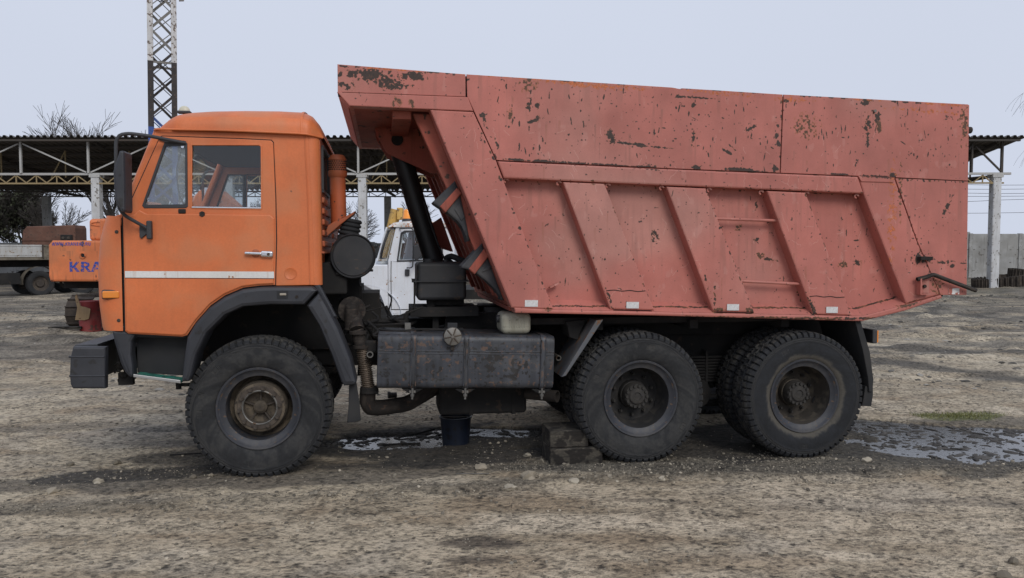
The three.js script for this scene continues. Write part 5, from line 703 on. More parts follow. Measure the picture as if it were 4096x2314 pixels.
{
  const sh = thing('open_shed', 'long open-sided steel shed with corrugated roof on whitewashed concrete posts', 'shed', [0, 0, -36]);
  const X0 = -33, X1 = 23, pitch = 0.30, zf = 0.7, zr = -11.4, yf = 6.72, yr = 5.28, wave = [0, 0.10, 0.14, 0.24], hgt = [0, 0, 0.10, 0.10], n = Math.round((X1 - X0) / pitch);
  const pos = [], idx = []; let c = 0; for (let i = 0; i < n; i++) for (let k = 0; k < 4; k++) { const x = X0 + i * pitch + wave[k]; pos.push(x, yf + hgt[k], zf, x, yr + hgt[k], zr); if (c) idx.push(c - 2, c - 1, c + 1, c - 2, c + 1, c); c += 2; }
  const g = new THREE.BufferGeometry(); g.setAttribute('position', new THREE.Float32BufferAttribute(pos, 3)); g.setIndex(idx); g.computeVertexNormals(); obj('roof_sheeting', boxUV(g, 0.4), M.roofSheet, sh);
  const yAt = (z) => mix(yr, yf, (z - zr) / (zf - zr));
  for (let k = 0; k <= 9; k++) { const z = mix(0.55, zr + 0.2, k / 9); bar('purlin', [X0 + 0.1, yAt(z) - 0.09, z], [X1 - 0.3, yAt(z) - 0.09, z], 0.09, 0.14, M.shedDark, sh); }
  const posts = [-31.0, -25.0, -18.9, -12.85, -6.8, -0.7, 5.3, 11.4, 22.0];
  for (const x of posts) { obj('post', boxUV(new RoundedBoxGeometry(0.38, 5.12, 0.38, 2, 0.05).translate(x, 2.5, 0), 0.6), M.whitewash, sh); obj('post_head', boxUV(box(0.48, 0.16, 0.44, x, 5.08, 0)), M.shedPale, sh); }
  for (const x of [-27.1, -20.5, -13.8, -7.24, -0.5, 6, 12.6, 19.2]) obj('rear_post', boxUV(box(0.36, 4.85, 0.36, x, 2.4, -10), 0.6), M.concrete, sh);
  // front girder and the braced fascia above it; only the stretches that can be seen past the lorry carry their web bars
  bar('top_chord', [X0, 5.14, 0.12], [22.6, 5.17, 0.12], 0.10, 0.12, M.shedPale, sh); bar('bottom_chord', [X0, 4.72, 0.12], [22.3, 4.75, 0.12], 0.07, 0.07, M.shedOchre, sh);
  for (const [a, b] of [[-28, -3], [19.5, 22.2]]) { let k = 0; for (let x = a; x < b; x += 0.92, k++) { bar('web_bar', [x, 4.74, 0.12], [x, 5.12, 0.12], 0.045, 0.045, M.shedOchre, sh); bar('web_bar', [x, 5.10, 0.12], [x + 0.46, 4.75, 0.12], 0.045, 0.045, M.shedOchre, sh); bar('web_bar', [x + 0.46, 4.75, 0.12], [x + 0.92, 5.10, 0.12], 0.045, 0.045, M.shedOchre, sh); } }
  for (let k = 0; k < 9; k++) { const x = -28.3 + k * 3.05; bar('upright', [x, 5.18, 0.2], [x, 6.62, 0.2], 0.09, 0.09, M.shedPale, sh); bar('brace', k % 2 ? [x + 0.1, 5.22, 0.2] : [x + 0.1, 6.5, 0.2], k % 2 ? [x + 2.95, 6.5, 0.2] : [x + 2.95, 5.22, 0.2], 0.06, 0.06, M.shedPale, sh); bar('inner_upright', [x + 1.0, 5.15, -1.6], [x + 1.0, 6.4, -1.6], 0.05, 0.05, M.shedOchre, sh); bar('inner_brace', [x + 0.3, 5.1, -1.6], [x + 1.0, 6.4, -1.6], 0.05, 0.05, M.shedOchre, sh); }
  bar('upright', [22.2, 5.2, 0.1], [22.2, 6.62, 0.1], 0.10, 0.10, M.shedDark, sh); bar('brace', [22.2, 5.25, 0.1], [21.0, 6.40, 0.1], 0.07, 0.07, M.shedDark, sh); bar('upright', [20.85, 5.2, 0.1], [20.85, 6.6, 0.1], 0.07, 0.07, M.shedDark, sh); bar('brace', [20.8, 6.4, 0.1], [19.6, 5.25, 0.1], 0.07, 0.07, M.shedDark, sh);
  for (const x of [-25, -18.9, -12.85, -6.8, 22.0]) { bar('rafter', [x, 6.55, 0], [x, 5.15, -11], 0.08, 0.16, M.shedDark, sh); bar('tie_beam', [x, 5.1, 0], [x, 4.85, -10], 0.08, 0.14, M.shedDark, sh); for (let k = 1; k < 5; k++) bar('strut', [x, 5.1 - 0.025 * k * 2, -k * 2], [x, yAt(-k * 2) - 0.15, -k * 2], 0.06, 0.06, M.shedDark, sh); }
  bar('rear_top_chord', [X0, 5.12, -10], [22, 5.12, -10], 0.07, 0.07, M.shedDark, sh); bar('rear_bottom_chord', [X0, 4.83, -10], [22, 4.83, -10], 0.06, 0.06, M.shedDark, sh);
  for (const [a, b] of [[-33, -5], [18.5, 22]]) for (let x = a; x < b; x += 0.95) { bar('rear_web_bar', [x, 4.84, -10], [x, 5.1, -10], 0.04, 0.04, M.shedDark, sh); bar('rear_web_bar', [x, 5.1, -10], [x + 0.47, 4.85, -10], 0.04, 0.04, M.shedDark, sh); bar('rear_web_bar', [x + 0.47, 4.85, -10], [x + 0.95, 5.1, -10], 0.04, 0.04, M.shedDark, sh); }
  bar('end_tie', [19.3, 4.95, -3.5], [22.2, 5.12, 0], 0.06, 0.06, M.shedDark, sh);
}
// concrete fence behind
{
  const f = thing('concrete_fence', 'grey concrete panel fence standing behind the open shed', 'fence', [0, 0, -48.5]);
  const R = rng(61); for (let x = -45, k = 0; x < 48; x += 3.05, k++) { const hh = x < 20 ? 2.15 + 0.08 * R() : x < 26.8 ? 2.84 : 2.72; obj('fence_panel', boxUV(box(3.0, hh, 0.14, x + 1.5, hh / 2, (R() - 0.5) * 0.06), 0.35, k * 0.37), M.concrete, f); obj('fence_post', boxUV(box(0.20, hh + 0.06, 0.22, x - 0.02, hh / 2, 0.02)), M.concrete, f); }
}
// lattice mast behind the cab
{
  const t = thing('lattice_mast', 'tall steel lattice mast painted white, black and blue in bands behind the cab', 'mast', [-8.98, 0, -20.3], 0.413); t.rotation.z = -0.010;
  const cw = std({ map: paint([190, 190, 190], [104, 92, 84], { chips: 0.7, runs: 0.5, seed: 227, cloud: 0.1 }), roughness: 0.7 }), ck = std({ map: paint([46, 42, 42], [90, 72, 60], { chips: 0.5, runs: 0.5, seed: 229, cloud: 0.2 }), roughness: 0.75 }), cb = std({ map: paint([44, 74, 138], [60, 56, 60], { chips: 0.5, runs: 0.3, seed: 233, cloud: 0.2 }), roughness: 0.7 });
  const bands = [[0, 4.78, cb], [4.78, 6.42, ck], [6.42, 11.5, cw]], hw = 0.33, grey = std({ map: paint([112, 110, 106], [70, 62, 56], { chips: 0.7, runs: 0.6, seed: 239, cloud: 0.2 }), roughness: 0.8 });
  for (const [sx, sz] of [[-1, 1], [1, 1], [-1, -1], [1, -1]]) for (const [a, b, m] of bands) { const L = b - a; obj('leg', boxUV(merge([box(0.13, L, 0.014, sx * (hw - 0.055), a + L / 2, sz * hw), box(0.012, L, 0.115, sx * hw, a + L / 2, sz * (hw - 0.05))])), m, t); }
  const mat = (y) => y < 4.6 ? cb : y < 6.3 ? ck : grey;
  for (let y = 0.2, k = 0; y < 11; y += 0.54, k++) { const a = k % 2 ? 1 : -1; for (const s of [1, -1]) { const e = hw - 0.02; bar('diagonal', [-a * s * 0.27, y, s * e], [a * s * 0.27, y + 0.54, s * e], 0.062, 0.012, mat(y), t); bar('diagonal', [s * e, y, -a * s * 0.27], [s * e, y + 0.54, a * s * 0.27], 0.012, 0.062, mat(y), t); bar('diagonal', [a * s * 0.27, y + 0.02, s * (e - 0.014)], [-a * s * 0.27, y + 0.52, s * (e - 0.014)], 0.022, 0.010, mat(y), t); } }
  for (const y of [2.2, 4.72, 6.40, 9.2]) for (const s of [1, -1]) { bar('tie', [-0.3, y, s * 0.325], [0.3, y, s * 0.325], 0.055, 0.012, mat(y - 0.05), t); bar('tie', [s * 0.325, y, -0.3], [s * 0.325, y, 0.3], 0.012, 0.055, mat(y - 0.05), t); }
  obj('lamp_bracket', [box(0.14, 0.05, 0.05, 0.38, 8.06, 0.30), cyl(0.04, 0.06, 0.12, 12, 'x', 0.46, 8.03, 0.30)], cw, t);
  const R = rng(8); for (let k = 0; k < 3; k++) obj('loose_cable', tube([[-0.2 + 0.2 * k, 8.4, 0.2], [-0.15 + 0.1 * k, 8.0, 0.25], [0.1 * k, 7.95, 0.2], [0.12, 8.3, 0.1]], 0.012, 20, 5), M.dark, t);
}
// ---------------------------------------------------------------- excavator behind the cab
const font = await new FontLoader().loadAsync('fonts/droid/droid_sans_bold.typeface.json');
M.digger = std({ map: paint([206, 116, 70], [88, 62, 48], { size: 512, chips: 0.35, runs: 0.7, seed: 241, cloud: 0.16, dust: [150, 112, 86], dusty: 0.3 }), roughness: 0.65 });
M.ink = std({ map: paint([40, 66, 152], [186, 108, 70], { chips: 0.9, seed: 251, runs: 0.2 }), roughness: 0.7 });
{
  const t = thing('excavator', 'orange tracked excavator with blue lettered counterweight standing behind the cab', 'excavator', [-7.3, 0, -15.2]);
  obj('counterweight', boxUV(plate([[-1.22, -0.06], [-1.25, 0.05], [-1.24, 0.62], [-1.17, 0.70], [1.17, 0.70], [1.25, 0.62], [1.25, 0], [1.2, -0.06]].map(([x, y]) => [x, y + 1.16]), -0.55, 0.70, 0.04), 0.6), M.digger, t);
  obj('boss', boxUV(lathe([[0.062, 0], [0.060, 0.02], [0.040, 0.022], [0.036, 0.004], [0.0005, 0.004]], 24).translate(-0.60, 1.585, 0.70)), M.digger, t); obj('boss_hole', cyl(0.034, 0.034, 0.006, 18, 'z', -0.598, 1.585, 0.706), M.grime, t);
  const txt = (s, size, x, y, wx = 1) => { const g = new TextGeometry(s, { font, size, depth: 0.003, curveSegments: 3 }); g.scale(wx, 1, 1); g.translate(x, y, 0.7005); return boxUV(g, 4); };
  obj('lettering', txt('KRANEKS', 0.185, -0.88, 1.285, 1.30), M.ink, t); obj('lettering', txt('WWW.KRANEKS.RU', 0.062, -1.17, 1.765, 0.92), M.ink, t);
  obj('house', boxUV(merge([new RoundedBoxGeometry(1.75, 0.42, 1.2, 3, 0.07).translate(0.25, 2.06, -0.15)])), M.digger, t);
  obj('handle_loop', new THREE.TorusGeometry(0.10, 0.010, 6, 28).scale(1.5, 0.35, 1).translate(-0.42, 2.17, 0.46), M.digger, t); obj('lifting_lug', box(0.06, 0.09, 0.03, -0.33, 1.92, 0.40, 0.01), M.digger, t);
  obj('deck', boxUV(box(2.4, 0.14, 4.4, 0, 1.03, -1.9)), M.grime, t); obj('turntable', cyl(0.62, 0.66, 0.22, 32, 'y', 0, 0.86, -2.9), M.grime, t);
  obj('engine_hood', boxUV(new RoundedBoxGeometry(2.3, 0.7, 2.0, 3, 0.06).translate(0, 1.45, -1.6)), M.digger, t);
  obj('boom', boxUV(plate([[0.75, 2.2], [1.00, 2.62], [1.22, 2.84], [1.42, 2.90], [1.62, 2.84], [1.95, 2.55], [2.15, 2.15], [1.9, 1.9], [1.5, 2.35], [1.2, 2.25], [1.05, 1.9]], -0.55, -0.15, 0.03)), M.digger, t);
  obj('cab_top', boxUV(new RoundedBoxGeometry(0.42, 0.5, 1.0, 3, 0.05).translate(-0.25, 2.42, -0.9)), M.digger, t);
  for (const s of [-1, 1]) {                                        // the two tracks run away from the viewer
    const tr = sub('track', t); tr.position.set(s * 1.80, 0.36, -2.95); const R = 0.33, L = 1.4, per = 2 * L * 2 + 2 * Math.PI * R, n = 46, sg = boxUV(merge([box(0.50, 0.020, 0.17), box(0.50, 0.045, 0.022, 0, 0.025, 0.06)]), 1.5);
    for (let k = 0; k < n; k++) { let d = k / n * per, y, z, a; if (d < 2 * L) { z = L - d; y = R; a = 0; } else if (d < 2 * L + Math.PI * R) { const q = (d - 2 * L) / R; z = -L - R * Math.sin(q); y = R * Math.cos(q); a = -q; } else if (d < 4 * L + Math.PI * R) { z = -L + d - 2 * L - Math.PI * R; y = -R; a = Math.PI; } else { const q = (d - 4 * L - Math.PI * R) / R; z = L + R * Math.sin(q); y = -R * Math.cos(q); a = Math.PI - q; } const m = obj('track_shoe', sg, M.hub, tr); m.position.set(0, y, z); m.rotation.x = a; }
    obj('track_frame', boxUV(box(0.30, 0.36, 2.7, 0, 0, 0)), M.grime, tr); for (const z of [L, -L]) obj('idler', cyl(0.28, 0.28, 0.16, 24, 'x', 0, 0, z), M.grime, tr);
  }
}
{
  const t = thing('oil_drum', 'dented red oil drum beside the excavator track', 'drum', [-8.68, 0.005, -16.15]), m = std({ map: paint([150, 48, 48], [90, 52, 44], { chips: 0.6, runs: 0.5, seed: 257, cloud: 0.2, dusty: 0.25 }), roughness: 0.6 });
  obj('barrel', boxUV(new THREE.LatheGeometry([[0.0005, 0], [0.20, 0], [0.212, 0.015], [0.205, 0.03], [0.205, 0.20], [0.214, 0.215], [0.205, 0.23], [0.205, 0.42], [0.214, 0.435], [0.205, 0.45], [0.205, 0.61], [0.212, 0.63], [0.20, 0.64], [0.195, 0.625], [0.0005, 0.625]].map(([r, y]) => new THREE.Vector2(r, y)), 32)), m, t);
  const c = obj('cardboard_scrap', boxUV(plate([[-0.22, 0.14], [-0.03, 0.13], [0.06, 0.16], [0.10, 0.36], [0.0, 0.40], [-0.10, 0.42], [-0.18, 0.66], [-0.21, 0.60], [-0.17, 0.38]], 0, 0.02, 0.004)), std({ map: paint([164, 138, 104], [110, 90, 68], { chips: 0.3, seed: 263, cloud: 0.1 }), roughness: 0.9 })); c.position.set(-8.64, 0.13, -15.92); tag(c, 'torn tan cardboard leaning on the red drum', 'cardboard');
  const b = obj('plank', boxUV(box(0.62, 0.05, 0.14)), M.wood); b.position.set(-9.05, groundY(-9.05, -15.9) + 0.03, -15.9); b.rotation.y = 0.15; tag(b, 'short plank on the ground before the excavator track', 'plank');
}
// ---------------------------------------------------------------- flatbed trailer at the left edge, with a rusty bin on it
{
  M.trailer = std({ map: paint([104, 97, 85], [74, 58, 46], { chips: 0.6, runs: 0.7, seed: 269, cloud: 0.2, dusty: 0.3 }), roughness: 0.85 });
  const t = thing('flatbed_trailer', 'dusty grey flatbed trailer parked in front of the shed at the left edge', 'trailer', [-17.49, 0, -29.2], 0.80);
  for (let k = 0; k < 5; k++) { const x = -5.2 + k * 2.1; obj('drop_side', boxUV(merge([box(2.04, 0.42, 0.05, x, 1.66, 0.10), box(1.9, 0.30, 0.03, x, 1.66, 0.125), box(2.04, 0.05, 0.07, x, 1.87, 0.11)])), k === 2 ? M.shedPale : M.trailer, t); obj('side_post', box(0.05, 0.5, 0.09, x - 1.05, 1.65, 0.11), M.hub, t); }
  obj('bed', boxUV(box(10.6, 0.12, 2.45, -1.0, 1.40, -1.12)), M.trailer, t); obj('chassis_beam', boxUV(box(10, 0.26, 0.9, -1.0, 1.20, -1.12)), M.grime, t);
  for (const x of [0, 1.42]) for (const z of [-0.14, -2.1]) { const w = sub('wheel', t); w.position.set(x, 0.46, z); obj('tyre', boxUV(lathe([[0.28, 0.11], [0.34, 0.135], [0.43, 0.13], [0.465, 0.10], [0.47, 0], [0.465, -0.10], [0.43, -0.13], [0.28, -0.11]], 36)), M.rubber, w); obj('rim', boxUV(lathe([[0.29, 0.10], [0.27, 0.09], [0.25, 0.03], [0.16, 0.0], [0.12, 0.06], [0.0005, 0.06]], 28)), M.hub, w); }
  for (const x of [0, 1.42]) obj('mudguard', boxUV(surface(20, 2, (u, v) => { const a = mix(-0.1, 3.3, u); return [x + 0.60 * Math.cos(a), 0.52 + 0.58 * Math.sin(a), mix(0.05, -0.40, v)]; })), M.trailer, t);
  obj('tool_box', boxUV(box(0.85, 0.42, 0.35, -1.10, 0.66, -0.12, 0.03)), M.grime, t); obj('side_guard', boxUV(box(2.4, 0.20, 0.06, -2.4, 0.72, 0.02)), M.trailer, t); obj('stand_leg', box(0.22, 0.7, 0.2, -1.7, 0.95, -0.2), M.trailer, t); obj('axle_beam', box(1.6, 0.14, 0.14, 0.7, 0.80, -0.6), M.grime, t);
  const d = thing('steel_bin', 'rust brown sheet-steel bin standing on the flatbed trailer', 'bin', [-18.1, 1.46, -31.0], 0.12), rb = std({ map: paint([96, 66, 54], [66, 50, 44], { chips: 0.5, runs: 0.5, seed: 271, cloud: 0.15 }), roughness: 0.85 });
  obj('shell', boxUV(plate([[-0.95, 0], [-0.98, 0.35], [-0.93, 0.98], [-0.78, 1.16], [0.95, 1.22], [1.0, 1.1], [1.0, 0]], -0.8, 0.3, 0.04)), rb, d); obj('rim_strip', box(1.96, 0.03, 0.04, 0.01, 0.62, 0.31), rb, d); obj('valve_box', boxUV(box(0.42, 0.28, 0.12, 0.70, 0.70, 0.36, 0.02)), M.grime, d); for (const x of [0.60, 0.80]) obj('port', cyl(0.05, 0.05, 0.04, 14, 'z', x, 0.72, 0.43), M.hub, d);
}
// ---------------------------------------------------------------- white lorry seen between cab and tipper
{
  M.wcab = std({ map: paint([224, 228, 234], [150, 120, 92], { size: 512, chips: 0.02, runs: 0.2, seed: 277, cloud: 0.03, dusty: 0.05 }), roughness: 0.4 });
  M.wrust = std({ map: paint([206, 204, 200], [168, 116, 88], { size: 256, chips: 1.25, runs: 0.3, seed: 281, cloud: 0.2 }), roughness: 0.7 });
  M.yellow = std({ map: paint([206, 164, 84], [110, 84, 56], { chips: 0.45, runs: 0.5, seed: 283, cloud: 0.1 }), roughness: 0.65 });
  const t = thing('white_truck', 'white bonneted truck with amber roof beacon behind the tipper chassis', 'truck', [-1.45, 0, -13.9]);
  const hole = [[-0.44, 1.50], [-0.37, 1.95], [-0.31, 1.99], [0.28, 2.0], [0.30, 1.52]], lines = [[-0.60, 0.62], [-0.60, 1.50], [-0.47, 2.05], [-0.44, 2.08], [0.47, 2.08], [0.50, 2.0], [0.50, 0.62]];
  for (const s of [1, -1]) { const g = boxUV(plate(lines, 0.80, 0.90, 0.02, [hole])); obj('cab_side', s > 0 ? g : mirrorZ(g), M.wcab, t); obj('window_rubber', s > 0 ? plate(grow(hole, 0.02), 0.895, 0.91, 0.004, [grow(hole, -0.015)]) : mirrorZ(plate(grow(hole, 0.02), 0.895, 0.91, 0.004, [grow(hole, -0.015)])), M.trim, t); obj('side_window', s > 0 ? plate(hole, 0.85, 0.855, 0) : mirrorZ(plate(hole, 0.85, 0.855, 0)), M.glass, t); }
  obj('door_gap', tube([[-0.545, 1.50, 0.905], [-0.55, 1.2, 0.905], [-0.545, 0.72, 0.905], [-0.53, 0.70, 0.905], [0.38, 0.70, 0.905]], 0.0055, 40, 5), M.dark, t); obj('door_crease', box(0.9, 0.012, 0.012, -0.06, 1.50, 0.902), M.wcab, t);
  obj('roof', boxUV(surface(16, 20, (u, v) => { const a = v * Math.PI, c = Math.cos(a), s = Math.sin(a), x = mix(-0.60, 0.53, u), e = Math.sin(Math.PI * u) ** 0.25; return [x, 2.06 + 0.12 * e * Math.abs(s) ** 0.5, 0.93 * Math.sign(c) * Math.abs(c) ** 0.4]; }), 1.5), M.wrust, t);
  obj('windscreen', plate([[-0.80, 1.52], [-0.64, 2.03], [-0.62, 2.03], [-0.78, 1.52]], -0.78, 0.78, 0.003), M.glass, t); for (const s of [1, -1]) { const q = [[-0.765, 1.51], [-0.615, 2.03], [-0.50, 2.03], [-0.62, 1.515]]; obj('screen_side', plate(q, s * 0.84 - 0.003, s * 0.84 + 0.003, 0), M.glass, t); obj('side_rubber', plate(grow(q, 0.012), s * 0.845 - 0.012, s * 0.845 + 0.012, 0.003, [grow(q, -0.02)]), M.shedPale, t); } obj('screen_rubber', tube([[-0.735, 1.55, 0.79], [-0.59, 2.02, 0.77], [-0.59, 2.02, -0.77], [-0.735, 1.55, -0.79]], 0.022, 40, 6, true), M.trim, t); obj('screen_pillar', boxUV(rod([-0.79, 1.50, 0.80], [-0.63, 2.06, 0.78], 0.02)), M.wcab, t);
  obj('back_wall', boxUV(box(0.06, 1.4, 1.6, 0.47, 1.35, 0)), M.wcab, t); obj('bonnet', boxUV(new RoundedBoxGeometry(1.35, 0.82, 1.5, 4, 0.12).translate(-1.32, 1.12, 0)), M.wcab, t);
  for (const s of [1, -1]) obj('front_wing', boxUV(surface(24, 3, (u, v) => { const a = mix(-0.35, 2.9, u), r = 0.64 + 0.02 * Math.sin(v * 3.1); return [-1.02 + r * Math.cos(a) * 1.0, 0.60 + r * 0.80 * Math.sin(a), s * mix(0.93, 0.66, v)]; })), M.wcab, t);
  obj('wing_panel', boxUV(plate([[-0.60, 1.44], [-0.60, 0.70], [-0.58, 0.62], [-0.52, 0.60], [-0.44, 0.50], [-0.40, 0.36], [-0.47, 0.36], [-0.56, 0.66], [-0.74, 0.95], [-1.0, 1.10], [-1.5, 1.15], [-1.5, 1.44]], 0.86, 0.925, 0.02)), M.wcab, t);
  for (const s of [1, -1]) { const w = sub('wheel', t); w.position.set(-1.02, 0.46, s * 0.78); obj('tyre', boxUV(lathe([[0.27, 0.10], [0.33, 0.125], [0.42, 0.12], [0.455, 0.09], [0.46, 0], [0.455, -0.09], [0.42, -0.12], [0.27, -0.10]], 36)), M.rubber, w); obj('rim', boxUV(lathe([[0.28, 0.09], [0.25, 0.07], [0.20, 0.0], [0.12, 0.0], [0.10, 0.06], [0.0005, 0.06]], 28)), M.shedPale, w); }
  obj('running_board', boxUV(box(1.0, 0.30, 0.5, -0.02, 0.46, 0.60, 0.02)), M.grime, t); for (const y of [0.36, 0.48]) obj('board_step', boxUV(box(1.05, 0.02, 0.1, -0.02, y, 0.87)), M.grime, t);
  obj('platform', boxUV(box(3.0, 0.16, 1.9, 2.1, 0.95, 0)), M.grime, t); obj('sill', boxUV(box(1.08, 0.06, 0.05, -0.05, 0.635, 0.87, 0.01)), M.wcab, t); obj('seat', new RoundedBoxGeometry(0.15, 0.7, 1.4, 3, 0.04).translate(0.30, 1.45, 0), M.inside, t);
  obj('mirror_arm', tube([[-0.40, 2.03, 0.92], [-0.26, 2.035, 1.05], [-0.18, 2.03, 1.08], [-0.155, 1.98, 1.08], [-0.16, 1.6, 1.08], [-0.17, 1.42, 1.08], [-0.22, 1.39, 1.02], [-0.28, 1.39, 0.92]], 0.010, 50, 6), M.trim, t); obj('mirror_head', boxUV(plate([[-0.15, 1.75], [-0.06, 1.78], [0.01, 1.72], [-0.02, 1.58], [-0.11, 1.50], [-0.15, 1.55]], 1.05, 1.12, 0.015)), M.trim, t); obj('mirror_foot', box(0.075, 0.11, 0.03, -0.28, 1.31, 0.915, 0.01), M.trim, t);
  obj('beacon_base', cyl(0.09, 0.10, 0.06, 24, 'y', -0.35, 2.19, 0.30), M.trim, t); obj('beacon', new THREE.LatheGeometry([[0.0005, 0.17], [0.05, 0.168], [0.066, 0.15], [0.085, 0.0]].map(([r, y]) => new THREE.Vector2(r, y)), 24).translate(-0.35, 2.215, 0.30), new THREE.MeshPhysicalMaterial({ color: lin(0.95, 0.32, 0.02), roughness: 0.25, clearcoat: 0.8 }), t);
  obj('crane_jib', boxUV(merge([rod([-1.02, 1.2, -0.9], [-0.72, 2.44, -0.9], 0.11, 0.10, 4)])), M.yellow, t); obj('jib_plate', boxUV(box(0.10, 0.22, 0.22, -0.64, 2.36, -0.88, 0.01)), M.yellow, t);
  obj('orange_lamp', box(0.05, 0.07, 0.04, -0.98, 1.72, -0.75, 0.01), M.amber, t);
}
// ---------------------------------------------------------------- taken-off crawler tracks lying by the shed's right end
for (const [x, z, rx, rz, sc, label, sl] of [[23.2, -36.6, 1.75, 0.75, 0.5, 'removed crawler track lying in a loop at the foot of the right shed post', 0.10], [25.2, -37.4, 1.6, 0.8, 0.72, 'taller heap of crawler track at the right edge of the picture', -0.05]]) {
  const t = thing('crawler_track', label, 'crawler track', [x, 0, z], 0.1, 'crawler tracks dumped by the shed'), n = 44, sg = boxUV(merge([box(0.24, sc, 0.04), box(0.05, sc * 0.9, 0.07, 0.05, 0, 0.05)]), 2); t.rotation.z = sl;
  for (let k = 0; k < n; k++) { const a = k / n * Math.PI * 2, m = obj('track_shoe', sg, M.hub, t); m.position.set(Math.cos(a) * rx, sc / 2 + 0.02 + 0.06 * noise(k * 0.4, 2, 5), Math.sin(a) * rz); m.rotation.y = Math.atan2(Math.cos(a) * rx / rz, Math.sin(a) * rz / rx) ; m.rotation.x = 0.08; }
}
// ---------------------------------------------------------------- overhead wires
{
  const p = thing('utility_pole', 'concrete utility pole far behind the tipper body', 'pole', [43.5, 0, -92]); obj('shaft', boxUV(rod([0, 0, 0], [0, 11, 0], 0.2, 0.12, 12)), M.concrete, p); for (const y of [9.3, 8.4]) obj('cross_arm', box(1.8, 0.12, 0.12, 0, y, 0), M.shedDark, p);
  [[9.65, 9.2], [9.05, 8.75], [8.65, 8.25], [8.2, 7.95], [7.35, 7.6], [6.2, 6.08]].forEach(([a, b], k) => { const o = obj('power_line', tube([[43.5, a, -92], [52.4, mix(a, b, 0.5) - 0.12, -91], [61, b, -90], [120, b + 0.6, -86]], 0.022, 60, 4), M.dark); tag(o, ['topmost', 'second from top', 'third from top', 'fourth from top', 'fifth from top', 'lowest'][k] + ' of the thin overhead wires right of the tipper', 'wire', 'overhead wires behind the shed'); });
}
// ---------------------------------------------------------------- bare trees behind the shed
M.bark = std({ color: lin(0.060, 0.054, 0.047), roughness: 0.95 }); M.twig = std({ color: lin(0.052, 0.045, 0.039), roughness: 0.95 }); M.leaf = std({ color: lin(0.045, 0.05, 0.028), roughness: 0.95, side: THREE.DoubleSide });
function limbs() {                                                  // collects tapered limbs into one geometry
  const pos = [], nor = [], u = V(), w = V(), d = V();
  return { add(a, b, r0, r1, n) { d.copy(b).sub(a).normalize(); u.set(Math.abs(d.y) > 0.9 ? 1 : 0, Math.abs(d.y) > 0.9 ? 0 : 1, 0).cross(d).normalize(); w.copy(d).cross(u); const P = (e, r, q) => [e.x + (u.x * Math.cos(q) + w.x * Math.sin(q)) * r, e.y + (u.y * Math.cos(q) + w.y * Math.sin(q)) * r, e.z + (u.z * Math.cos(q) + w.z * Math.sin(q)) * r], N = (q) => [u.x * Math.cos(q) + w.x * Math.sin(q), u.y * Math.cos(q) + w.y * Math.sin(q), u.z * Math.cos(q) + w.z * Math.sin(q)];
    for (let k = 0; k < n; k++) { const q0 = k / n * 6.2832, q1 = (k + 1) / n * 6.2832, A = P(a, r0, q0), B = P(a, r0, q1), C = P(b, r1, q1), D = P(b, r1, q0), n0 = N(q0), n1 = N(q1); pos.push(...A, ...B, ...C, ...A, ...C, ...D); nor.push(...n0, ...n1, ...n1, ...n0, ...n1, ...n0); } },
    done() { const g = new THREE.BufferGeometry(); g.setAttribute('position', new THREE.Float32BufferAttribute(pos, 3)); g.setAttribute('normal', new THREE.Float32BufferAttribute(nor, 3)); return g; } };
}
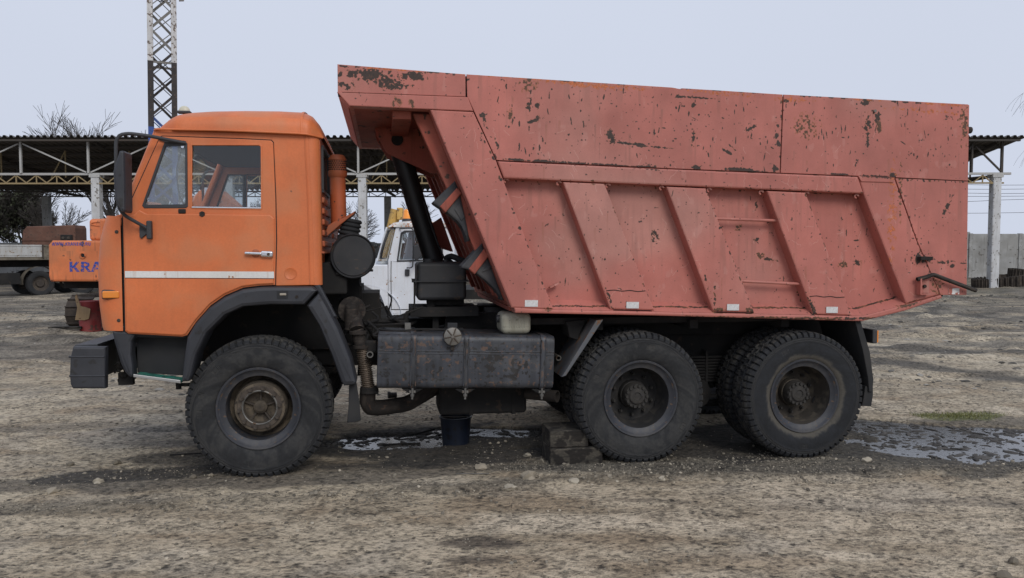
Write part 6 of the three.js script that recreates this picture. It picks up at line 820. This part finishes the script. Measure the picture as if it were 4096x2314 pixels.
function bareTree(name, label, x, z, h, seed, { spread = 0.55, levels = 5, droop = 0, leaves = 0, thick = 1, min = 0.010, trunkTo = 0.3 } = {}) {
  const t = thing(name, label, 'tree', [x, 0, z], 0, 'bare trees behind the shed'), R = rng(seed), trunk = limbs(), tw = limbs(), lv = [];
  const grow1 = (p, dir, len, r, lev) => {
    const n = lev === 0 ? 4 : 3; let a = p.clone(), d = dir.clone(), rr = r;
    for (let i = 0; i < n; i++) {
      d.add(V((R() - 0.5) * 0.32, (R() - 0.42) * 0.22 - droop * lev * 0.05, (R() - 0.5) * 0.32)).normalize(); const b = a.clone().addScaledVector(d, len / n), r2 = rr * (lev >= levels ? 0.6 : 0.84);
      (lev < 2 ? trunk : tw).add(a, b, Math.max(rr, min), Math.max(r2, min * 0.8), lev < 2 ? 7 : lev < 4 ? 4 : 3);
      if (lev < levels && (i > 0 || lev > 0)) { const c = lev === 0 ? 2 : 1 + (R() < 0.6 ? 1 : 0); for (let k = 0; k < c; k++) { const q = R() * 6.283, s = spread * (0.6 + 0.7 * R()), nd = d.clone().multiplyScalar(Math.cos(s)).add(V(Math.cos(q), 0.25 * R(), Math.sin(q)).multiplyScalar(Math.sin(s))).normalize(); grow1(b, nd, len * (0.55 + 0.2 * R()), r2 * 0.62, lev + 1); } }
      if (leaves && lev >= levels - 1 && R() < leaves) for (let k = 0; k < 5; k++) { const s = 0.06 + 0.07 * R(), g = new THREE.PlaneGeometry(s, s * 1.3); g.rotateX(R() * 3); g.rotateY(R() * 6); g.translate(b.x + (R() - 0.5) * 0.7, b.y + (R() - 0.5) * 0.7, b.z + (R() - 0.5) * 0.7); lv.push(plain(g)); }
      a = b; rr = r2;
    }
    if (lev < levels) grow1(a, d, len * 0.62, rr * 0.8, lev + 1);
  };
  grow1(V(0, -0.1, 0), V(0, 1, 0), h * trunkTo, 0.017 * h * thick, 0); obj('trunk', trunk.done(), M.bark, t); obj('crown', tw.done(), M.twig, t); if (lv.length) obj('leaves', lv, M.leaf, t);
}
[[-31.0, -62, 18.5, 3, 'tall bare tree rising above the shed roof left of the mast'], [-27.0, -60, 15.5, 5, 'bare tree just left of the mast above the roof'], [-37.5, -64, 14.6, 7, 'thin bare treetop above the roof near the left edge'], [-33.6, -54, 8.2, 9, 'ivy-clad bare tree at the far left under the roof', 0.03], [-30.4, -53, 7.6, 11, 'dense leafy-twigged tree right of the ivy-clad one', 0], [-35.4, -53, 7.8, 13, 'dark bushy tree cut by the left picture edge', 0.04], [-25.6, -55, 7.6, 15, 'bare tree left of the whitewashed post beside the mast'], [-22.6, -57, 8.0, 17, 'bare tree right of the whitewashed post, behind the cab mirror'], [-17.8, -56, 7.8, 19, 'bare tree seen through the cab window, left one'], [-14.6, -57, 8.0, 21, 'bare tree seen through the cab window, right one'], [-10.6, -54, 7.6, 23, 'bare spreading tree behind the intake stack'], [-7.2, -58, 7.4, 25, 'bare tree beyond the white truck, by the rear post']].forEach(([x, z, h, s, label, leaves = 0]) => bareTree('bare_tree', label, x, z, h, s, { leaves, spread: s === 23 ? 0.8 : 0.55, levels: h > 12 ? 4 : leaves ? 5 : 4, min: h > 12 ? 0.016 : 0.012 }));
bareTree('birch_tree', 'drooping bare birch twigs hanging in at the upper right edge', 22.0, -27, 11.5, 33, { spread: 0.75, droop: 2.0, levels: 4, thick: 0.7, trunkTo: 0.34, min: 0.004 });
shade(scene);
renderer.render(scene, camera);
